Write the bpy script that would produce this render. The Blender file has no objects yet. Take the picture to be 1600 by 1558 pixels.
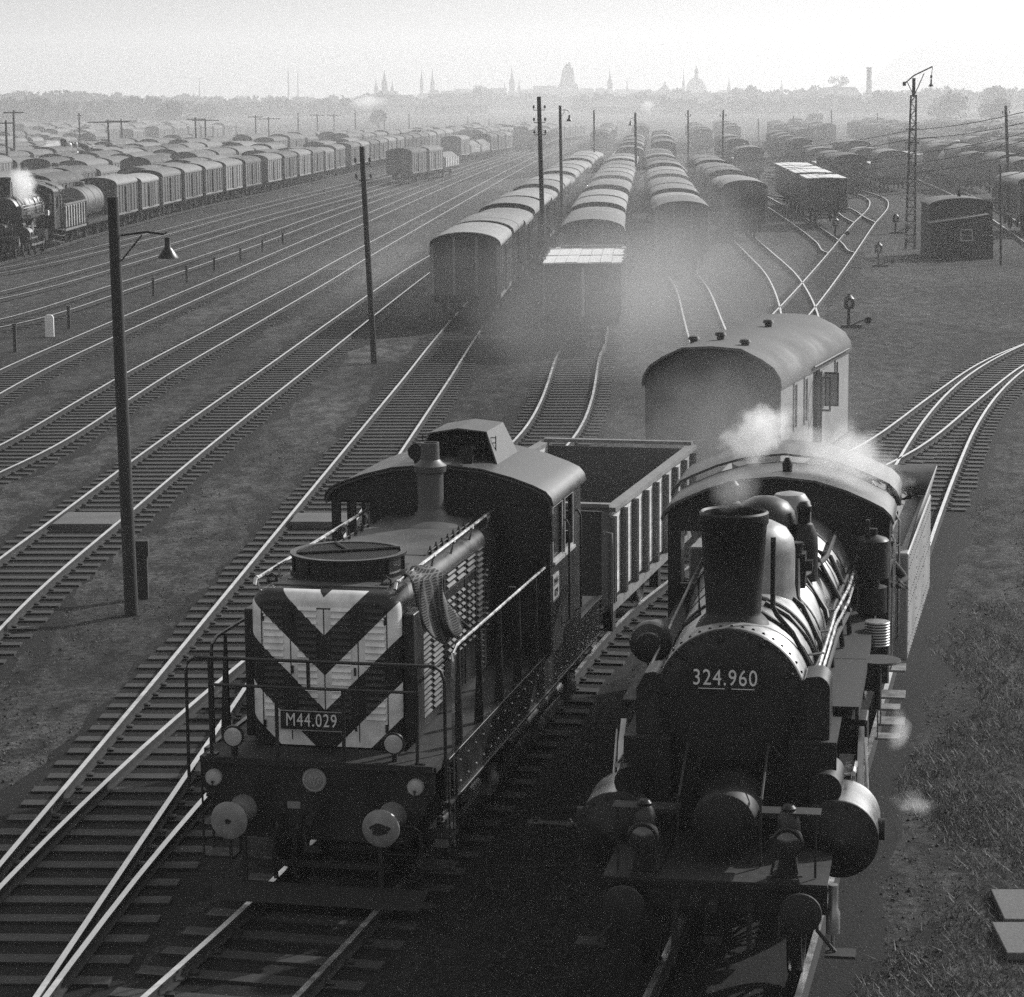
import bpy, math, random
import numpy as np
from mathutils import Vector, Matrix
random.seed(7); rng = np.random.default_rng(7)
R = math.radians; PI = math.pi
scn = bpy.context.scene; COL = scn.collection

# ------------------------------------------------------------------ camera
FPX, CAMH, PITCH, ROLL = 4000.0, 9.2, math.atan(629/4000), .009
cF = Vector((0, math.cos(PITCH), -math.sin(PITCH)))
cR0 = Vector((1, 0, 0)); cU0 = Vector((0, math.sin(PITCH), math.cos(PITCH)))
cR = cR0*math.cos(ROLL) - cU0*math.sin(ROLL); cU = cR0*math.sin(ROLL) + cU0*math.cos(ROLL)
cam_d = bpy.data.cameras.new('camera'); cam = bpy.data.objects.new('camera', cam_d); COL.objects.link(cam)
cam.matrix_world = Matrix(((cR.x, cU.x, -cF.x, 0), (cR.y, cU.y, -cF.y, 0), (cR.z, cU.z, -cF.z, CAMH), (0, 0, 0, 1)))
cam_d.sensor_fit = 'HORIZONTAL'; cam_d.sensor_width = 36; cam_d.lens = FPX/1600*36
cam_d.clip_start = .3; cam_d.clip_end = 20000
scn.camera = cam

# ------------------------------------------------------------------ light
SUN_EL, SUN_AZ = 31, 50          # azimuth measured from +Y towards +X
w = bpy.data.worlds.new('World'); scn.world = w; w.use_nodes = True
nt = w.node_tree; bg = nt.nodes['Background']
sky = nt.nodes.new('ShaderNodeTexSky'); sky.sky_type = 'NISHITA'; sky.sun_disc = False
sky.sun_elevation = R(SUN_EL); sky.sun_rotation = R(SUN_AZ); sky.air_density = 3.0; sky.dust_density = 3.0; sky.ozone_density = 1.0
bw = nt.nodes.new('ShaderNodeRGBToBW')
nt.links.new(sky.outputs[0], bw.inputs[0]); nt.links.new(bw.outputs[0], bg.inputs[0]); bg.inputs[1].default_value = .115
sd = bpy.data.lights.new('sun', 'SUN'); sd.energy = 3.7; sd.angle = R(.6); sd.color = (1, .995, .985)
sun = bpy.data.objects.new('sun', sd); COL.objects.link(sun)
sdir = Vector((math.sin(R(SUN_AZ))*math.cos(R(SUN_EL)), math.cos(R(SUN_AZ))*math.cos(R(SUN_EL)), math.sin(R(SUN_EL))))
sun.rotation_euler = sdir.to_track_quat('Z', 'Y').to_euler(); sun.location = (60, 20, 60)
scn.view_settings.view_transform = 'Standard'; scn.view_settings.look = 'None'
scn.view_settings.exposure = 0.4; scn.view_settings.gamma = 1.0
scn.cycles.volume_bounces = 4; scn.cycles.max_bounces = 6; scn.cycles.transparent_max_bounces = 32
scn.cycles.use_denoising = False

# ------------------------------------------------------------------ where things stand
def W(px, py, h=0.0):
    d = cF*FPX + cR*(px-800) + cU*(779-py)
    t = (h-CAMH)/d.z
    return Vector((d.x*t, d.y*t, h))
def WY(px, py, Y):
    d = cF*FPX + cR*(px-800) + cU*(779-py)
    t = Y/d.y
    return Vector((d.x*t, Y, CAMH + d.z*t))

# ------------------------------------------------------------------ materials (the film is black and white: every colour is a grey)
def mat(name, v, rough=.7, metal=0, var=.25, scale=3., bump=.0, bscale=40., rand=.0, stretch=(1, 1, 1), spec=.5, coords='Object', fine=.0):
    m = bpy.data.materials.new(name); m.use_nodes = True; t = m.node_tree; p = t.nodes['Principled BSDF']
    p.inputs['Roughness'].default_value = rough; p.inputs['Metallic'].default_value = metal
    p.inputs['Specular IOR Level'].default_value = spec
    tc = t.nodes.new('ShaderNodeTexCoord'); mp = t.nodes.new('ShaderNodeMapping'); mp.inputs['Scale'].default_value = stretch
    t.links.new(tc.outputs[coords], mp.inputs[0])
    n = t.nodes.new('ShaderNodeTexNoise'); n.inputs['Scale'].default_value = scale; n.inputs['Detail'].default_value = 6; n.inputs['Roughness'].default_value = .65
    t.links.new(mp.outputs[0], n.inputs['Vector'])
    mr = t.nodes.new('ShaderNodeMapRange'); mr.inputs[1].default_value = .3; mr.inputs[2].default_value = .7
    mr.inputs[3].default_value = v*(1-var); mr.inputs[4].default_value = v*(1+var); t.links.new(n.outputs[0], mr.inputs[0])
    out = mr.outputs[0]
    if fine:
        n2 = t.nodes.new('ShaderNodeTexNoise'); n2.inputs['Scale'].default_value = scale*14; n2.inputs['Detail'].default_value = 3
        t.links.new(mp.outputs[0], n2.inputs['Vector'])
        m2 = t.nodes.new('ShaderNodeMapRange'); m2.inputs[1].default_value = .3; m2.inputs[2].default_value = .7
        m2.inputs[3].default_value = 1-fine; m2.inputs[4].default_value = 1+fine; t.links.new(n2.outputs[0], m2.inputs[0])
        mm = t.nodes.new('ShaderNodeMath'); mm.operation = 'MULTIPLY'; t.links.new(out, mm.inputs[0]); t.links.new(m2.outputs[0], mm.inputs[1]); out = mm.outputs[0]
    if rand:
        oi = t.nodes.new('ShaderNodeObjectInfo'); m3 = t.nodes.new('ShaderNodeMapRange')
        m3.inputs[3].default_value = 1-rand; m3.inputs[4].default_value = 1+rand; t.links.new(oi.outputs['Random'], m3.inputs[0])
        mm = t.nodes.new('ShaderNodeMath'); mm.operation = 'MULTIPLY'; t.links.new(out, mm.inputs[0]); t.links.new(m3.outputs[0], mm.inputs[1]); out = mm.outputs[0]
    t.links.new(out, p.inputs['Base Color'])
    # dirt also breaks up the gloss
    r2 = t.nodes.new('ShaderNodeMapRange'); r2.inputs[1].default_value = .3; r2.inputs[2].default_value = .7
    r2.inputs[3].default_value = max(.05, rough-.12); r2.inputs[4].default_value = min(1, rough+.15); t.links.new(n.outputs[0], r2.inputs[0])
    t.links.new(r2.outputs[0], p.inputs['Roughness'])
    if bump:
        b = t.nodes.new('ShaderNodeBump'); b.inputs['Strength'].default_value = bump; b.inputs['Distance'].default_value = .02
        n3 = t.nodes.new('ShaderNodeTexNoise'); n3.inputs['Scale'].default_value = bscale; n3.inputs['Detail'].default_value = 5
        t.links.new(mp.outputs[0], n3.inputs['Vector']); t.links.new(n3.outputs[0], b.inputs['Height']); t.links.new(b.outputs[0], p.inputs['Normal'])
    return m
M = {}
M['black'] = mat('black_paint', .006, .42, 0, .5, 2.5, .05, 30)
M['dark'] = mat('dark_paint', .011, .38, 0, .5, 2.0, .08, 25, spec=.4)
M['frame'] = mat('oily_frame', .006, .55, 0, .5, 4, .3, 30, spec=.3)
M['cover'] = mat('boiler_cladding', .24, .36, .45, .35, 1.6, .15, 6, fine=.1)
M['smokebox'] = mat('smokebox_paint', .009, .5, 0, .5, 2, .1, 12, spec=.3)
M['jacket'] = mat('cylinder_jacket', .3, .32, .7, .2, 1.5)
M['roofgrey'] = mat('grey_roof_paint', .055, .5, 0, .3, 1.2, .06, 20)
M['white'] = mat('white_paint', .68, .45, 0, .1, 3)
M['lightgrey'] = mat('light_grey_paint', .3, .5, 0, .2, 4)
M['disc'] = mat('worn_disc', .2, .45, .2, .3, 5)
M['steel'] = mat('bare_steel', .5, .3, 1, .3, 6)
M['railtop'] = mat('polished_rail_head', .62, .33, .85, .2, 3, stretch=(1, 1, 1))
M['railside'] = mat('rusty_rail_side', .035, .85, 0, .4, 6, spec=.15)
M['sleeper'] = mat('tarred_sleeper', .017, .75, 0, .5, 2.5, .5, 18, rand=.35, stretch=(1, 6, 3), fine=.3)
M['plate'] = mat('rusty_plate', .013, .7, .2, .4, 8)
M['glass'] = mat('window_glass', .02, .08, 0, .1, 2, spec=.8)
M['lens'] = mat('lamp_lens', .42, .15, .2, .1, 9)
M['plank'] = mat('weathered_planks', .42, .75, 0, .35, 1.1, .4, 20, stretch=(1, .25, 7), fine=.2, rand=.15)
M['plankdark'] = mat('dark_planks', .055, .8, 0, .35, 1.1, .4, 20, stretch=(1, .3, 7), fine=.2, rand=.3)
M['wagonfar'] = mat('lit_wagon_paint', .10, .75, 0, .3, 1.2, .0, 12, stretch=(1, 6, .4), rand=.5)  # paler copy of the wagon paint, sunlight on far sides put into the colour
M['wroof2'] = mat('sooty_wagon_roof', .09, .8, 0, .3, .8, .0, 8, rand=.6)
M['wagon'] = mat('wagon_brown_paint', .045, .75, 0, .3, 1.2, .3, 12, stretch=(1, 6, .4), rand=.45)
M['wagonrib'] = mat('wagon_ironwork', .16, .7, 0, .3, 3, rand=.4)
M['wroof'] = mat('wagon_roof_canvas', .17, .8, 0, .3, .8, .15, 8, rand=.35)
M['vanside'] = mat('van_side_paint', .21, .6, 0, .15, 1.2, .08, 10)
M['vanroof'] = mat('van_roof', .08, .8, 0, .2, .8)
M['board'] = mat('pale_boards', .55, .8, 0, .3, 2, .2, 15, stretch=(1.5, 6, 1))
M['pole'] = mat('tarred_pole', .02, .8, 0, .3, 2, .3, 12, stretch=(1, 1, .15))
M['wood2'] = mat('hut_boards', .03, .8, 0, .3, 3, .3, 20, stretch=(1, 1, .2))
M['concrete'] = mat('concrete', .09, .85, 0, .3, 2, .35, 25, fine=.15)
M['concretedark'] = mat('crossing_slab', .075, .85, 0, .35, 1.5, .35, 25, fine=.2)
def quilt():
    m = mat('quilted_cloth', .05, .95, 0, .5, 9, .8, 60); t = m.node_tree; p = t.nodes['Principled BSDF']; tc = t.nodes.new('ShaderNodeTexCoord')
    w1 = t.nodes.new('ShaderNodeTexWave'); w1.inputs['Scale'].default_value = 9; w1.inputs['Distortion'].default_value = 2; w1.bands_direction = 'Z'
    w2 = t.nodes.new('ShaderNodeTexWave'); w2.inputs['Scale'].default_value = 7; w2.inputs['Distortion'].default_value = 2; w2.bands_direction = 'X'
    t.links.new(tc.outputs['Object'], w1.inputs[0]); t.links.new(tc.outputs['Object'], w2.inputs[0])
    mx = t.nodes.new('ShaderNodeMath'); mx.operation = 'MAXIMUM'; t.links.new(w1.outputs[1], mx.inputs[0]); t.links.new(w2.outputs[1], mx.inputs[1])
    r_ = t.nodes.new('ShaderNodeMapRange'); r_.inputs[1].default_value = .55; r_.inputs[2].default_value = 1; r_.inputs[3].default_value = .012; r_.inputs[4].default_value = .16
    t.links.new(mx.outputs[0], r_.inputs[0]); t.links.new(r_.outputs[0], p.inputs['Base Color']); return m
M['cloth'] = quilt()
M['town'] = mat('town_masonry', .06, .9, 0, .3, .05, rand=.3)
M['townroof'] = mat('town_roof', .045, .9, 0, .3, .05, rand=.3)
M['leaf'] = mat('foliage', .03, .9, 0, .5, .4, rand=.2)
M['bark'] = mat('bark', .03, .9, 0, .3, 4)
M['skin'] = mat('skin', .35, .6, 0, .1, 5)
M['jacketcloth'] = mat('dark_jacket', .015, .9, 0, .3, 5)

def ground_mat():
    m = bpy.data.materials.new('sooty_ground'); m.use_nodes = True; t = m.node_tree; p = t.nodes['Principled BSDF']; N = t.nodes.new; K = t.links.new
    p.inputs['Roughness'].default_value = .95; p.inputs['Specular IOR Level'].default_value = .15
    tc = N('ShaderNodeTexCoord'); mp = N('ShaderNodeMapping'); mp.inputs['Scale'].default_value = (1, .45, 1); mp.inputs['Rotation'].default_value = (0, 0, R(-4)); K(tc.outputs['Object'], mp.inputs[0])
    def noise(sc, det=8, src=mp, rgh=.65):
        n = N('ShaderNodeTexNoise'); n.inputs['Scale'].default_value = sc; n.inputs['Detail'].default_value = det; n.inputs['Roughness'].default_value = rgh; K(src.outputs[0], n.inputs['Vector']); return n
    def rng_(n, a, b, lo=.3, hi=.7):
        r = N('ShaderNodeMapRange'); r.inputs[1].default_value = lo; r.inputs[2].default_value = hi; r.inputs[3].default_value = a; r.inputs[4].default_value = b; K(n.outputs[0], r.inputs[0]); return r
    def mul(a, b):
        x = N('ShaderNodeMath'); x.operation = 'MULTIPLY'; K(a.outputs[0], x.inputs[0]); K(b.outputs[0], x.inputs[1]); return x
    big = rng_(noise(.11), .45, 1.9); mid = rng_(noise(1.9, 6), .5, 1.55, .4, .6)
    mp2 = N('ShaderNodeMapping'); K(tc.outputs['Object'], mp2.inputs[0])
    fine = rng_(noise(7, 7, mp2, .75), .2, 1.9, .35, .65); grit = rng_(noise(60, 3, mp2), .4, 1.6, .35, .65)
    v = mul(mul(mul(big, mid), fine), grit)
    at_ = N('ShaderNodeAttribute'); at_.attribute_name = 'dust_shade'; dm = N('ShaderNodeMapRange'); dm.inputs[1].default_value = -1; dm.inputs[2].default_value = 1; dm.inputs[3].default_value = .007; dm.inputs[4].default_value = .056; K(at_.outputs['Fac'], dm.inputs[0])
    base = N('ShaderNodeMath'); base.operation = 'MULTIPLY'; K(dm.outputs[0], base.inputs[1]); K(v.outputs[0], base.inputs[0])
    K(base.outputs[0], p.inputs['Base Color'])
    b = N('ShaderNodeBump'); b.inputs['Strength'].default_value = .9; b.inputs['Distance'].default_value = .05
    hsum = N('ShaderNodeMath'); hsum.operation = 'ADD'; K(noise(9, 6, mp2, .7).outputs[0], hsum.inputs[0]); K(noise(45, 3, mp2).outputs[0], hsum.inputs[1]); K(hsum.outputs[0], b.inputs['Height']); K(b.outputs[0], p.inputs['Normal'])
    return m
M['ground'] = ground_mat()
M['grass'] = mat('grass_blades', .12, .8, 0, .75, 1.1, rand=0, fine=.5)
M['ballast'] = mat('dark_ballast', .010, .95, 0, .6, 1.5, .9, 30, fine=.5, spec=.15)
M['stones'] = mat('cinder_stones', .05, .85, 0, .6, 6)
M['coal'] = mat('coal', .012, .5, 0, .5, 12, .5, 25)

def chevron_mat():
    m = bpy.data.materials.new('chevron_paint'); m.use_nodes = True; t = m.node_tree; p = t.nodes['Principled BSDF']; N = t.nodes.new; K = t.links.new
    p.inputs['Roughness'].default_value = .42
    tc = N('ShaderNodeTexCoord'); s = N('ShaderNodeSeparateXYZ'); K(tc.outputs['Object'], s.inputs[0])
    a = N('ShaderNodeMath'); a.operation = 'ABSOLUTE'; K(s.outputs[0], a.inputs[0])
    u = N('ShaderNodeMath'); u.operation = 'SUBTRACT'; K(s.outputs[2], u.inputs[0]); K(a.outputs[0], u.inputs[1])
    mr = N('ShaderNodeMapRange'); mr.inputs[1].default_value = 0; mr.inputs[2].default_value = 4; K(u.outputs[0], mr.inputs[0])
    cr = N('ShaderNodeValToRGB'); cr.color_ramp.interpolation = 'CONSTANT'; e = cr.color_ramp.elements
    D_, L_ = (.008,)*3+(1,), (.78,)*3+(1,)
    stops = [(0, D_), (1.12, L_), (1.52, D_), (2.07, L_), (2.47, D_), (2.94, L_), (3.38, D_)]
    e[0].position = 0; e[0].color = D_; e[1].position = stops[1][0]/4; e[1].color = L_
    for pos, c in stops[2:]:
        q = e.new(pos/4); q.color = c
    K(mr.outputs[0], cr.inputs[0])
    n = N('ShaderNodeTexNoise'); n.inputs['Scale'].default_value = 5; n.inputs['Detail'].default_value = 8; K(tc.outputs['Object'], n.inputs['Vector'])
    r = N('ShaderNodeMapRange'); r.inputs[1].default_value = .35; r.inputs[2].default_value = .6; r.inputs[3].default_value = .72; r.inputs[4].default_value = 1; K(n.outputs[0], r.inputs[0])
    mx = N('ShaderNodeMix'); mx.data_type = 'RGBA'; mx.blend_type = 'MULTIPLY'; mx.inputs[0].default_value = 1; K(cr.outputs[0], mx.inputs[6]); K(r.outputs[0], mx.inputs[7]); K(mx.outputs[2], p.inputs['Base Color'])
    return m
M['chevron'] = chevron_mat()

# ------------------------------------------------------------------ mesh helpers
class MB:
    def __init__(s): s.v = []; s.f = []; s.m = []; s.mi = 0
    def add(s, vs, fs):
        o = len(s.v); s.v += [tuple(v) for v in vs]; s.f += [tuple(i+o for i in f) for f in fs]; s.m += [s.mi]*len(fs); return s
    def box(s, x0, x1, y0, y1, z0, z1):
        return s.add([(x0,y0,z0),(x1,y0,z0),(x1,y1,z0),(x0,y1,z0),(x0,y0,z1),(x1,y0,z1),(x1,y1,z1),(x0,y1,z1)],
                     [(3,2,1,0),(4,5,6,7),(0,1,5,4),(1,2,6,5),(2,3,7,6),(3,0,4,7)])
    def loft(s, rings, cap0=True, cap1=True, closed=True):
        n = len(rings[0]); vs = [p for r in rings for p in r]; fs = []
        for i in range(len(rings)-1):
            for j in range(n if closed else n-1):
                k = (j+1) % n; fs.append((i*n+j, i*n+k, (i+1)*n+k, (i+1)*n+j))
        if cap0: fs.append(tuple(range(n-1, -1, -1)))
        if cap1: fs.append(tuple((len(rings)-1)*n+j for j in range(n)))
        return s.add(vs, fs)
    def prism(s, poly, axis, a, b):
        def P(u, v, w): return {'x': (w, u, v), 'y': (u, w, v), 'z': (u, v, w)}[axis]
        return s.loft([[P(u, v, a) for u, v in poly], [P(u, v, b) for u, v in poly]])
    def tube(s, pts, r, n=8, caps=True, radii=None):
        pts = [Vector(p) for p in pts]; rings = []
        for i, p in enumerate(pts):
            d = (pts[min(i+1, len(pts)-1)] - pts[max(i-1, 0)]).normalized()
            a = d.cross(Vector((0, 0, 1)) if abs(d.z) < .95 else Vector((1, 0, 0))).normalized(); b = a.cross(d).normalized()
            rr = radii[i] if radii else r
            rings.append([p + a*math.cos(2*PI*k/n)*rr + b*math.sin(2*PI*k/n)*rr for k in range(n)])
        return s.loft(rings, caps, caps)
    def lathe(s, prof, c, axis='z', n=24, a0=0, caps=True):
        c = Vector(c); rings = []
        for r, h in prof:
            ring = []
            for k in range(n):
                t = 2*PI*k/n + a0; u, v = math.cos(t)*r, math.sin(t)*r
                ring.append(c + Vector({'z': (u, v, h), 'y': (u, h, v), 'x': (h, u, v)}[axis]))
            rings.append(ring)
        return s.loft(rings, caps, caps)
    def build(s, name, mats, parent=None, loc=None, rot=None, smooth=True, bevel=0, angle=38):
        me = bpy.data.meshes.new(name); me.from_pydata(s.v, [], s.f)
        mats = mats if isinstance(mats, (list, tuple)) else [mats]
        for q in mats: me.materials.append(q if not isinstance(q, str) else M[q])
        if len(mats) > 1: me.polygons.foreach_set('material_index', s.m)
        me.update()
        import bmesh
        bm = bmesh.new(); bm.from_mesh(me); bmesh.ops.recalc_face_normals(bm, faces=bm.faces); bm.to_mesh(me); bm.free()
        if smooth: me.shade_smooth(); me.set_sharp_from_angle(angle=R(angle))
        o = bpy.data.objects.new(name, me); COL.objects.link(o)
        if parent: o.parent = parent
        if loc is not None: o.location = loc
        if rot is not None: o.rotation_euler = rot
        if bevel:
            b = o.modifiers.new('bevel', 'BEVEL'); b.width = bevel; b.segments = 2; b.limit_method = 'ANGLE'; b.angle_limit = R(50)
        return o
def tag(o, label=None, cat=None, group=None, kind=None):
    if label: o['label'] = label
    if cat: o['category'] = cat
    if group: o['group'] = group
    if kind: o['kind'] = kind
    return o
def empty(name, loc=(0, 0, 0), rz=0, **k):
    o = bpy.data.objects.new(name, None); COL.objects.link(o); o.location = loc; o.rotation_euler = (0, 0, rz); o.empty_display_size = .3
    return tag(o, **k)
def clone(o, parent=None):
    c = o.copy(); COL.objects.link(c); c.parent = parent
    for ch in list(KIDS.get(o.name, ())) or list(o.children): clone(ch, c)
    return c
KIDS = {}
def B(*a): return MB().box(*a)
def arc(cx, cz, r, a0, a1, n): return [(cx+r*math.cos(R(a0+(a1-a0)*i/n)), cz+r*math.sin(R(a0+(a1-a0)*i/n))) for i in range(n+1)]
def text(body, name, size, parent, loc, material, rot=(PI/2, 0, 0), sx=1, ext=.004):
    c = bpy.data.curves.new(name, 'FONT'); c.body = body; c.size = size; c.align_x = 'CENTER'; c.align_y = 'CENTER'; c.extrude = ext; c.offset = 0
    c.space_character = 1.12
    o = bpy.data.objects.new(name, c); COL.objects.link(o); o.parent = parent; o.location = loc; o.rotation_euler = rot; o.scale = (sx, 1, 1)
    c.materials.append(M[material]); dg = bpy.context.evaluated_depsgraph_get(); me = bpy.data.meshes.new_from_object(o.evaluated_get(dg)); bpy.data.objects.remove(o)
    o = bpy.data.objects.new(name, me); COL.objects.link(o); o.parent = parent; o.location = loc; o.rotation_euler = rot; o.scale = (sx, 1, 1); return o

# ------------------------------------------------------------------ ground (one sheet to the horizon)
def near_h(x, y):
    return .03*math.sin(x*.9+1.3*math.sin(y*.21))*math.sin(y*.37+x*.2) + .02*math.sin(x*2.3+y*1.1)
def make_ground():
    xs = list(np.arange(-40, 40.1, .8)); xs = [-6500, -3000, -1200, -500, -200, -100, -60] + xs + [60, 100, 200, 500, 1200, 3000, 6500]
    ys = list(np.arange(-5, 110, 1.0)); ys = [-400, -60] + ys + [130, 170, 230, 320, 450, 700, 1100, 1800, 3000, 5200]
    mb = MB(); vs = []
    for y in ys:
        for x in xs:
            inn = -40 <= x <= 40 and -5 <= y <= 109
            vs.append((x, y, near_h(x, y)*.8 if inn else 0))
    n = len(xs); fs = [(j*n+i, j*n+i+1, (j+1)*n+i+1, (j+1)*n+i) for j in range(len(ys)-1) for i in range(n-1)]
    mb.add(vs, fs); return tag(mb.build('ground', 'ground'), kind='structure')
GROUND = make_ground()

# ------------------------------------------------------------------ tracks
RAILH = .2
class Track:
    def __init__(s, pts, ext0=0, ext1=0):
        P = [W(*p) if len(p) == 2 or not isinstance(p[0], str) else Vector((p[1], p[2], 0)) for p in pts]
        P = [Vector((p.x, p.y, 0)) for p in P]
        if ext0: P.insert(0, P[0] + (P[0]-P[1]).normalized()*ext0)
        if ext1: P.append(P[-1] + (P[-1]-P[-2]).normalized()*ext1)
        Q = []
        for i in range(len(P)-1):
            p0 = P[i-1] if i else P[0]*2-P[1]; p1, p2 = P[i], P[i+1]; p3 = P[i+2] if i+2 < len(P) else P[-1]*2-P[-2]
            # centripetal parametrisation keeps unequal spans smooth
            t1 = max((p1-p0).length, .01)**.5; t2 = t1+max((p2-p1).length, .01)**.5; t3 = t2+max((p3-p2).length, .01)**.5
            n = max(2, int((p2-p1).length/1.0))
            for k in range(n):
                t = t1+(t2-t1)*k/n
                A1 = p0*((t1-t)/t1)+p1*(t/t1); A2 = p1*((t2-t)/(t2-t1))+p2*((t-t1)/(t2-t1)); A3 = p2*((t3-t)/(t3-t2))+p3*((t-t2)/(t3-t2))
                B1 = A1*((t2-t)/t2)+A2*(t/t2); B2 = A2*((t3-t)/(t3-t1))+A3*((t-t1)/(t3-t1))
                Q.append(B1*((t2-t)/(t2-t1))+B2*((t-t1)/(t2-t1)))
        Q.append(P[-1])
        for _ in range(6): Q = [Q[0]]+[(Q[i-1]+Q[i]*2+Q[i+1])/4 for i in range(1, len(Q)-1)]+[Q[-1]]
        s.q = Q; s.s = [0]
        for a, b in zip(Q, Q[1:]): s.s.append(s.s[-1]+(b-a).length)
        s.len = s.s[-1]
    def pos(s, d):
        if d >= s.len: i = len(s.q)-2
        elif d <= 0: i = 0
        else: i = int(np.searchsorted(s.s, d))-1
        i = max(0, min(i, len(s.q)-2)); a, b = s.q[i], s.q[i+1]; t = (d-s.s[i])/(s.s[i+1]-s.s[i]); dr = (b-a).normalized()
        return a+(b-a)*t, dr
    def sY(s, Y): return min(range(len(s.q)), key=lambda i: abs(s.q[i].y-Y)) and s.s[min(range(len(s.q)), key=lambda i: abs(s.q[i].y-Y))]
    def heading(s, d):
        a, _ = s.pos(d-1.5); b, _ = s.pos(d+1.5); v = b-a
        return -math.atan2(v.x, v.y)
def rail_mesh(tr, side, d0, d1, step=1.5):
    prof = [(-.065, .06), (.065, .06), (.065, .075), (.012, .09), (.012, .16), (.035, .168), (.035, .2), (-.035, .2), (-.035, .168), (-.012, .16), (-.012, .09), (-.065, .075)]
    mb = MB(); rings = []; d = d0
    while True:
        p, dr = tr.pos(d); nrm = Vector((dr.y, -dr.x, 0)); c = p+nrm*side*.7525
        rings.append([c+nrm*u+Vector((0, 0, v)) for u, v in prof])
        if d >= d1: break
        d = min(d+step, d1)
    mb.loft(rings); n = len(prof)
    top = {6}
    for k in range(len(mb.m)): mb.m[k] = 1 if (k % n) in top and k < (len(rings)-1)*n else 0
    return mb
SLEEP = None; FAST = None
def sleeper_proto():
    me = MB().box(-1.25, 1.25, -.13, .13, -.08, .062).build('sleeper', 'sleeper', bevel=0)
    return me
def make_track(name_label, tr, d0=0, d1=None, near=0, merged=0, longer=None, skip=lambda d: False, fast=0):
    """near: how many sleepers as own objects, merged: how many more in one mesh; d from d0"""
    global SLEEP
    d1 = d1 or tr.len
    root = empty('railway_track'); tag(root, name_label, 'railway track')
    for sd in (-1, 1): rail_mesh(tr, sd, d0, d1).build('rail', ['railside', 'railtop'], root, angle=30)
    if SLEEP is None:
        SLEEP = sleeper_proto(); COL.objects.unlink(SLEEP)
    mbs = MB(); fb = MB(); n = 0; d = d0+.3
    while d < d1-.2 and n < near+merged:
        p, dr = tr.pos(d); rz = -math.atan2(dr.x, dr.y)+random.uniform(-.012, .012)
        ex = longer(p) if longer else 0
        if not skip(d):
            jit = random.uniform(-.05, .05); L = 1+random.uniform(-.02, .03)+ex/2.5
            nrm = Vector((dr.y, -dr.x, 0)); c = p+nrm*(ex/2+jit)
            if n < near:
                o = SLEEP.copy(); COL.objects.link(o); o.parent = root; o.location = (c.x, c.y, random.uniform(-.006, .0)); o.rotation_euler = (0, 0, rz); o.scale = (L, random.uniform(.92, 1.08), 1)
            else:
                cs, sn = math.cos(rz), math.sin(rz); vs = []
                for z in (-.05, .06):
                    for u, v in ((-1.25*L, -.13), (1.25*L, -.13), (1.25*L, .13), (-1.25*L, .13)): vs.append((c.x+u*cs-v*sn, c.y+u*sn+v*cs, z))
                mbs.add(vs, [(4,5,6,7),(0,1,5,4),(1,2,6,5),(2,3,7,6),(3,0,4,7)])
            if n < fast:
                for sd in (-1, 1):
                    for q in (-1, 1):
                        cc = p+nrm*(sd*.7525+q*.095); vs = []
                        for z, k in ((.06, 1), (.085, 1), (.1, .45)):
                            for u, v in ((-.05, -.06), (.05, -.06), (.05, .06), (-.05, .06)): vs.append((cc.x+u*k, cc.y+v*k, z))
                        fb.add(vs, [(0,1,5,4),(1,2,6,5),(2,3,7,6),(3,0,4,7),(4,5,9,8),(5,6,10,9),(6,7,11,10),(7,4,8,11),(8,9,10,11)])
            n += 1
        d += .68
    if near or merged:
        bb = MB(); vs = []; dd = d0; e1 = e2 = 0; cnt = 0
        while dd < min(d1, d0+.68*(near+merged)):
            p, dr = tr.pos(dd); nrm = Vector((dr.y, -dr.x, 0)); e1 = .7*e1+random.uniform(-.16, .16); e2 = .7*e2+random.uniform(-.16, .16); ex = longer(p) if longer else 0
            for u, z in ((-1.75+e1, -.05), (-1.35+e1*.7, .026), (0, .03), (1.35+e2*.7+ex, .026), (1.75+e2+ex, -.05)): q = p+nrm*u; vs.append((q.x, q.y, z))
            cnt += 1; dd += .5
        bb.add(vs, [(i*5+j, i*5+j+1, i*5+j+6, i*5+j+5) for i in range(cnt-1) for j in range(4)]); bb.build('ballast_bed', 'ballast', root)
    if mbs.v: tag(mbs.build('sleepers', 'sleeper', root), kind='stuff')
    if fb.v: tag(fb.build('rail_fastenings', 'plate', root), kind='stuff')
    return root

T0a = Track([(-36,1558),(95,1380),(203,1236),(297,1109),(376,1000),(449,899),(548,763),(638,640),(663,606),(734,507),(925,225,4.2)], 4, 500)
T0b = Track([(-19,1558),(103,1407),(235,1262),(369,1127),(462,1044),(600,915),(745,795),(854,694),(884,639),(905,560),(909,415,3.2),(936,300,4.2),(975,232,4.2)], 4, 400)
TD = Track([(374,1558),('w',-2.36,27.4),('w',.02,38.5),('w',1.02,43.4),('w',2.25,47.6),('w',4.2,52.9),('w',6.7,58.6),('w',9.41,64.4),('w',13.5,76.7),(1569,575),(1660,535)], 6, 60)
TS = Track([(1111,1634),(1383,889),(1447,742),(1485,670),(1532,612),(1585,572),(1680,525)], 8, 50)
T1 = Track([(-150,1084),(-10,945),(140,823),(240,742),(312,686),(440,590),(560,498),(662,423),(700,400)], 20, 260)
T2 = Track([(-110,778),(38,711),(148,644),(232,592),(360,520),(501,440),(537,418),(816,261),(880,229)], 30, 300)
T2b = Track([(-110,665),(30,589),(153,532),(360,440),(500,377),(731,276),(800,250)], 30, 300)
T2c = Track([(-110,535),(30,506),(197,452),(380,389),(530,333),(700,275)], 30, 300)
T2d = Track([(-110,492),(30,461),(205,411),(400,350),(560,305),(700,262)], 30, 300)
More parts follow.
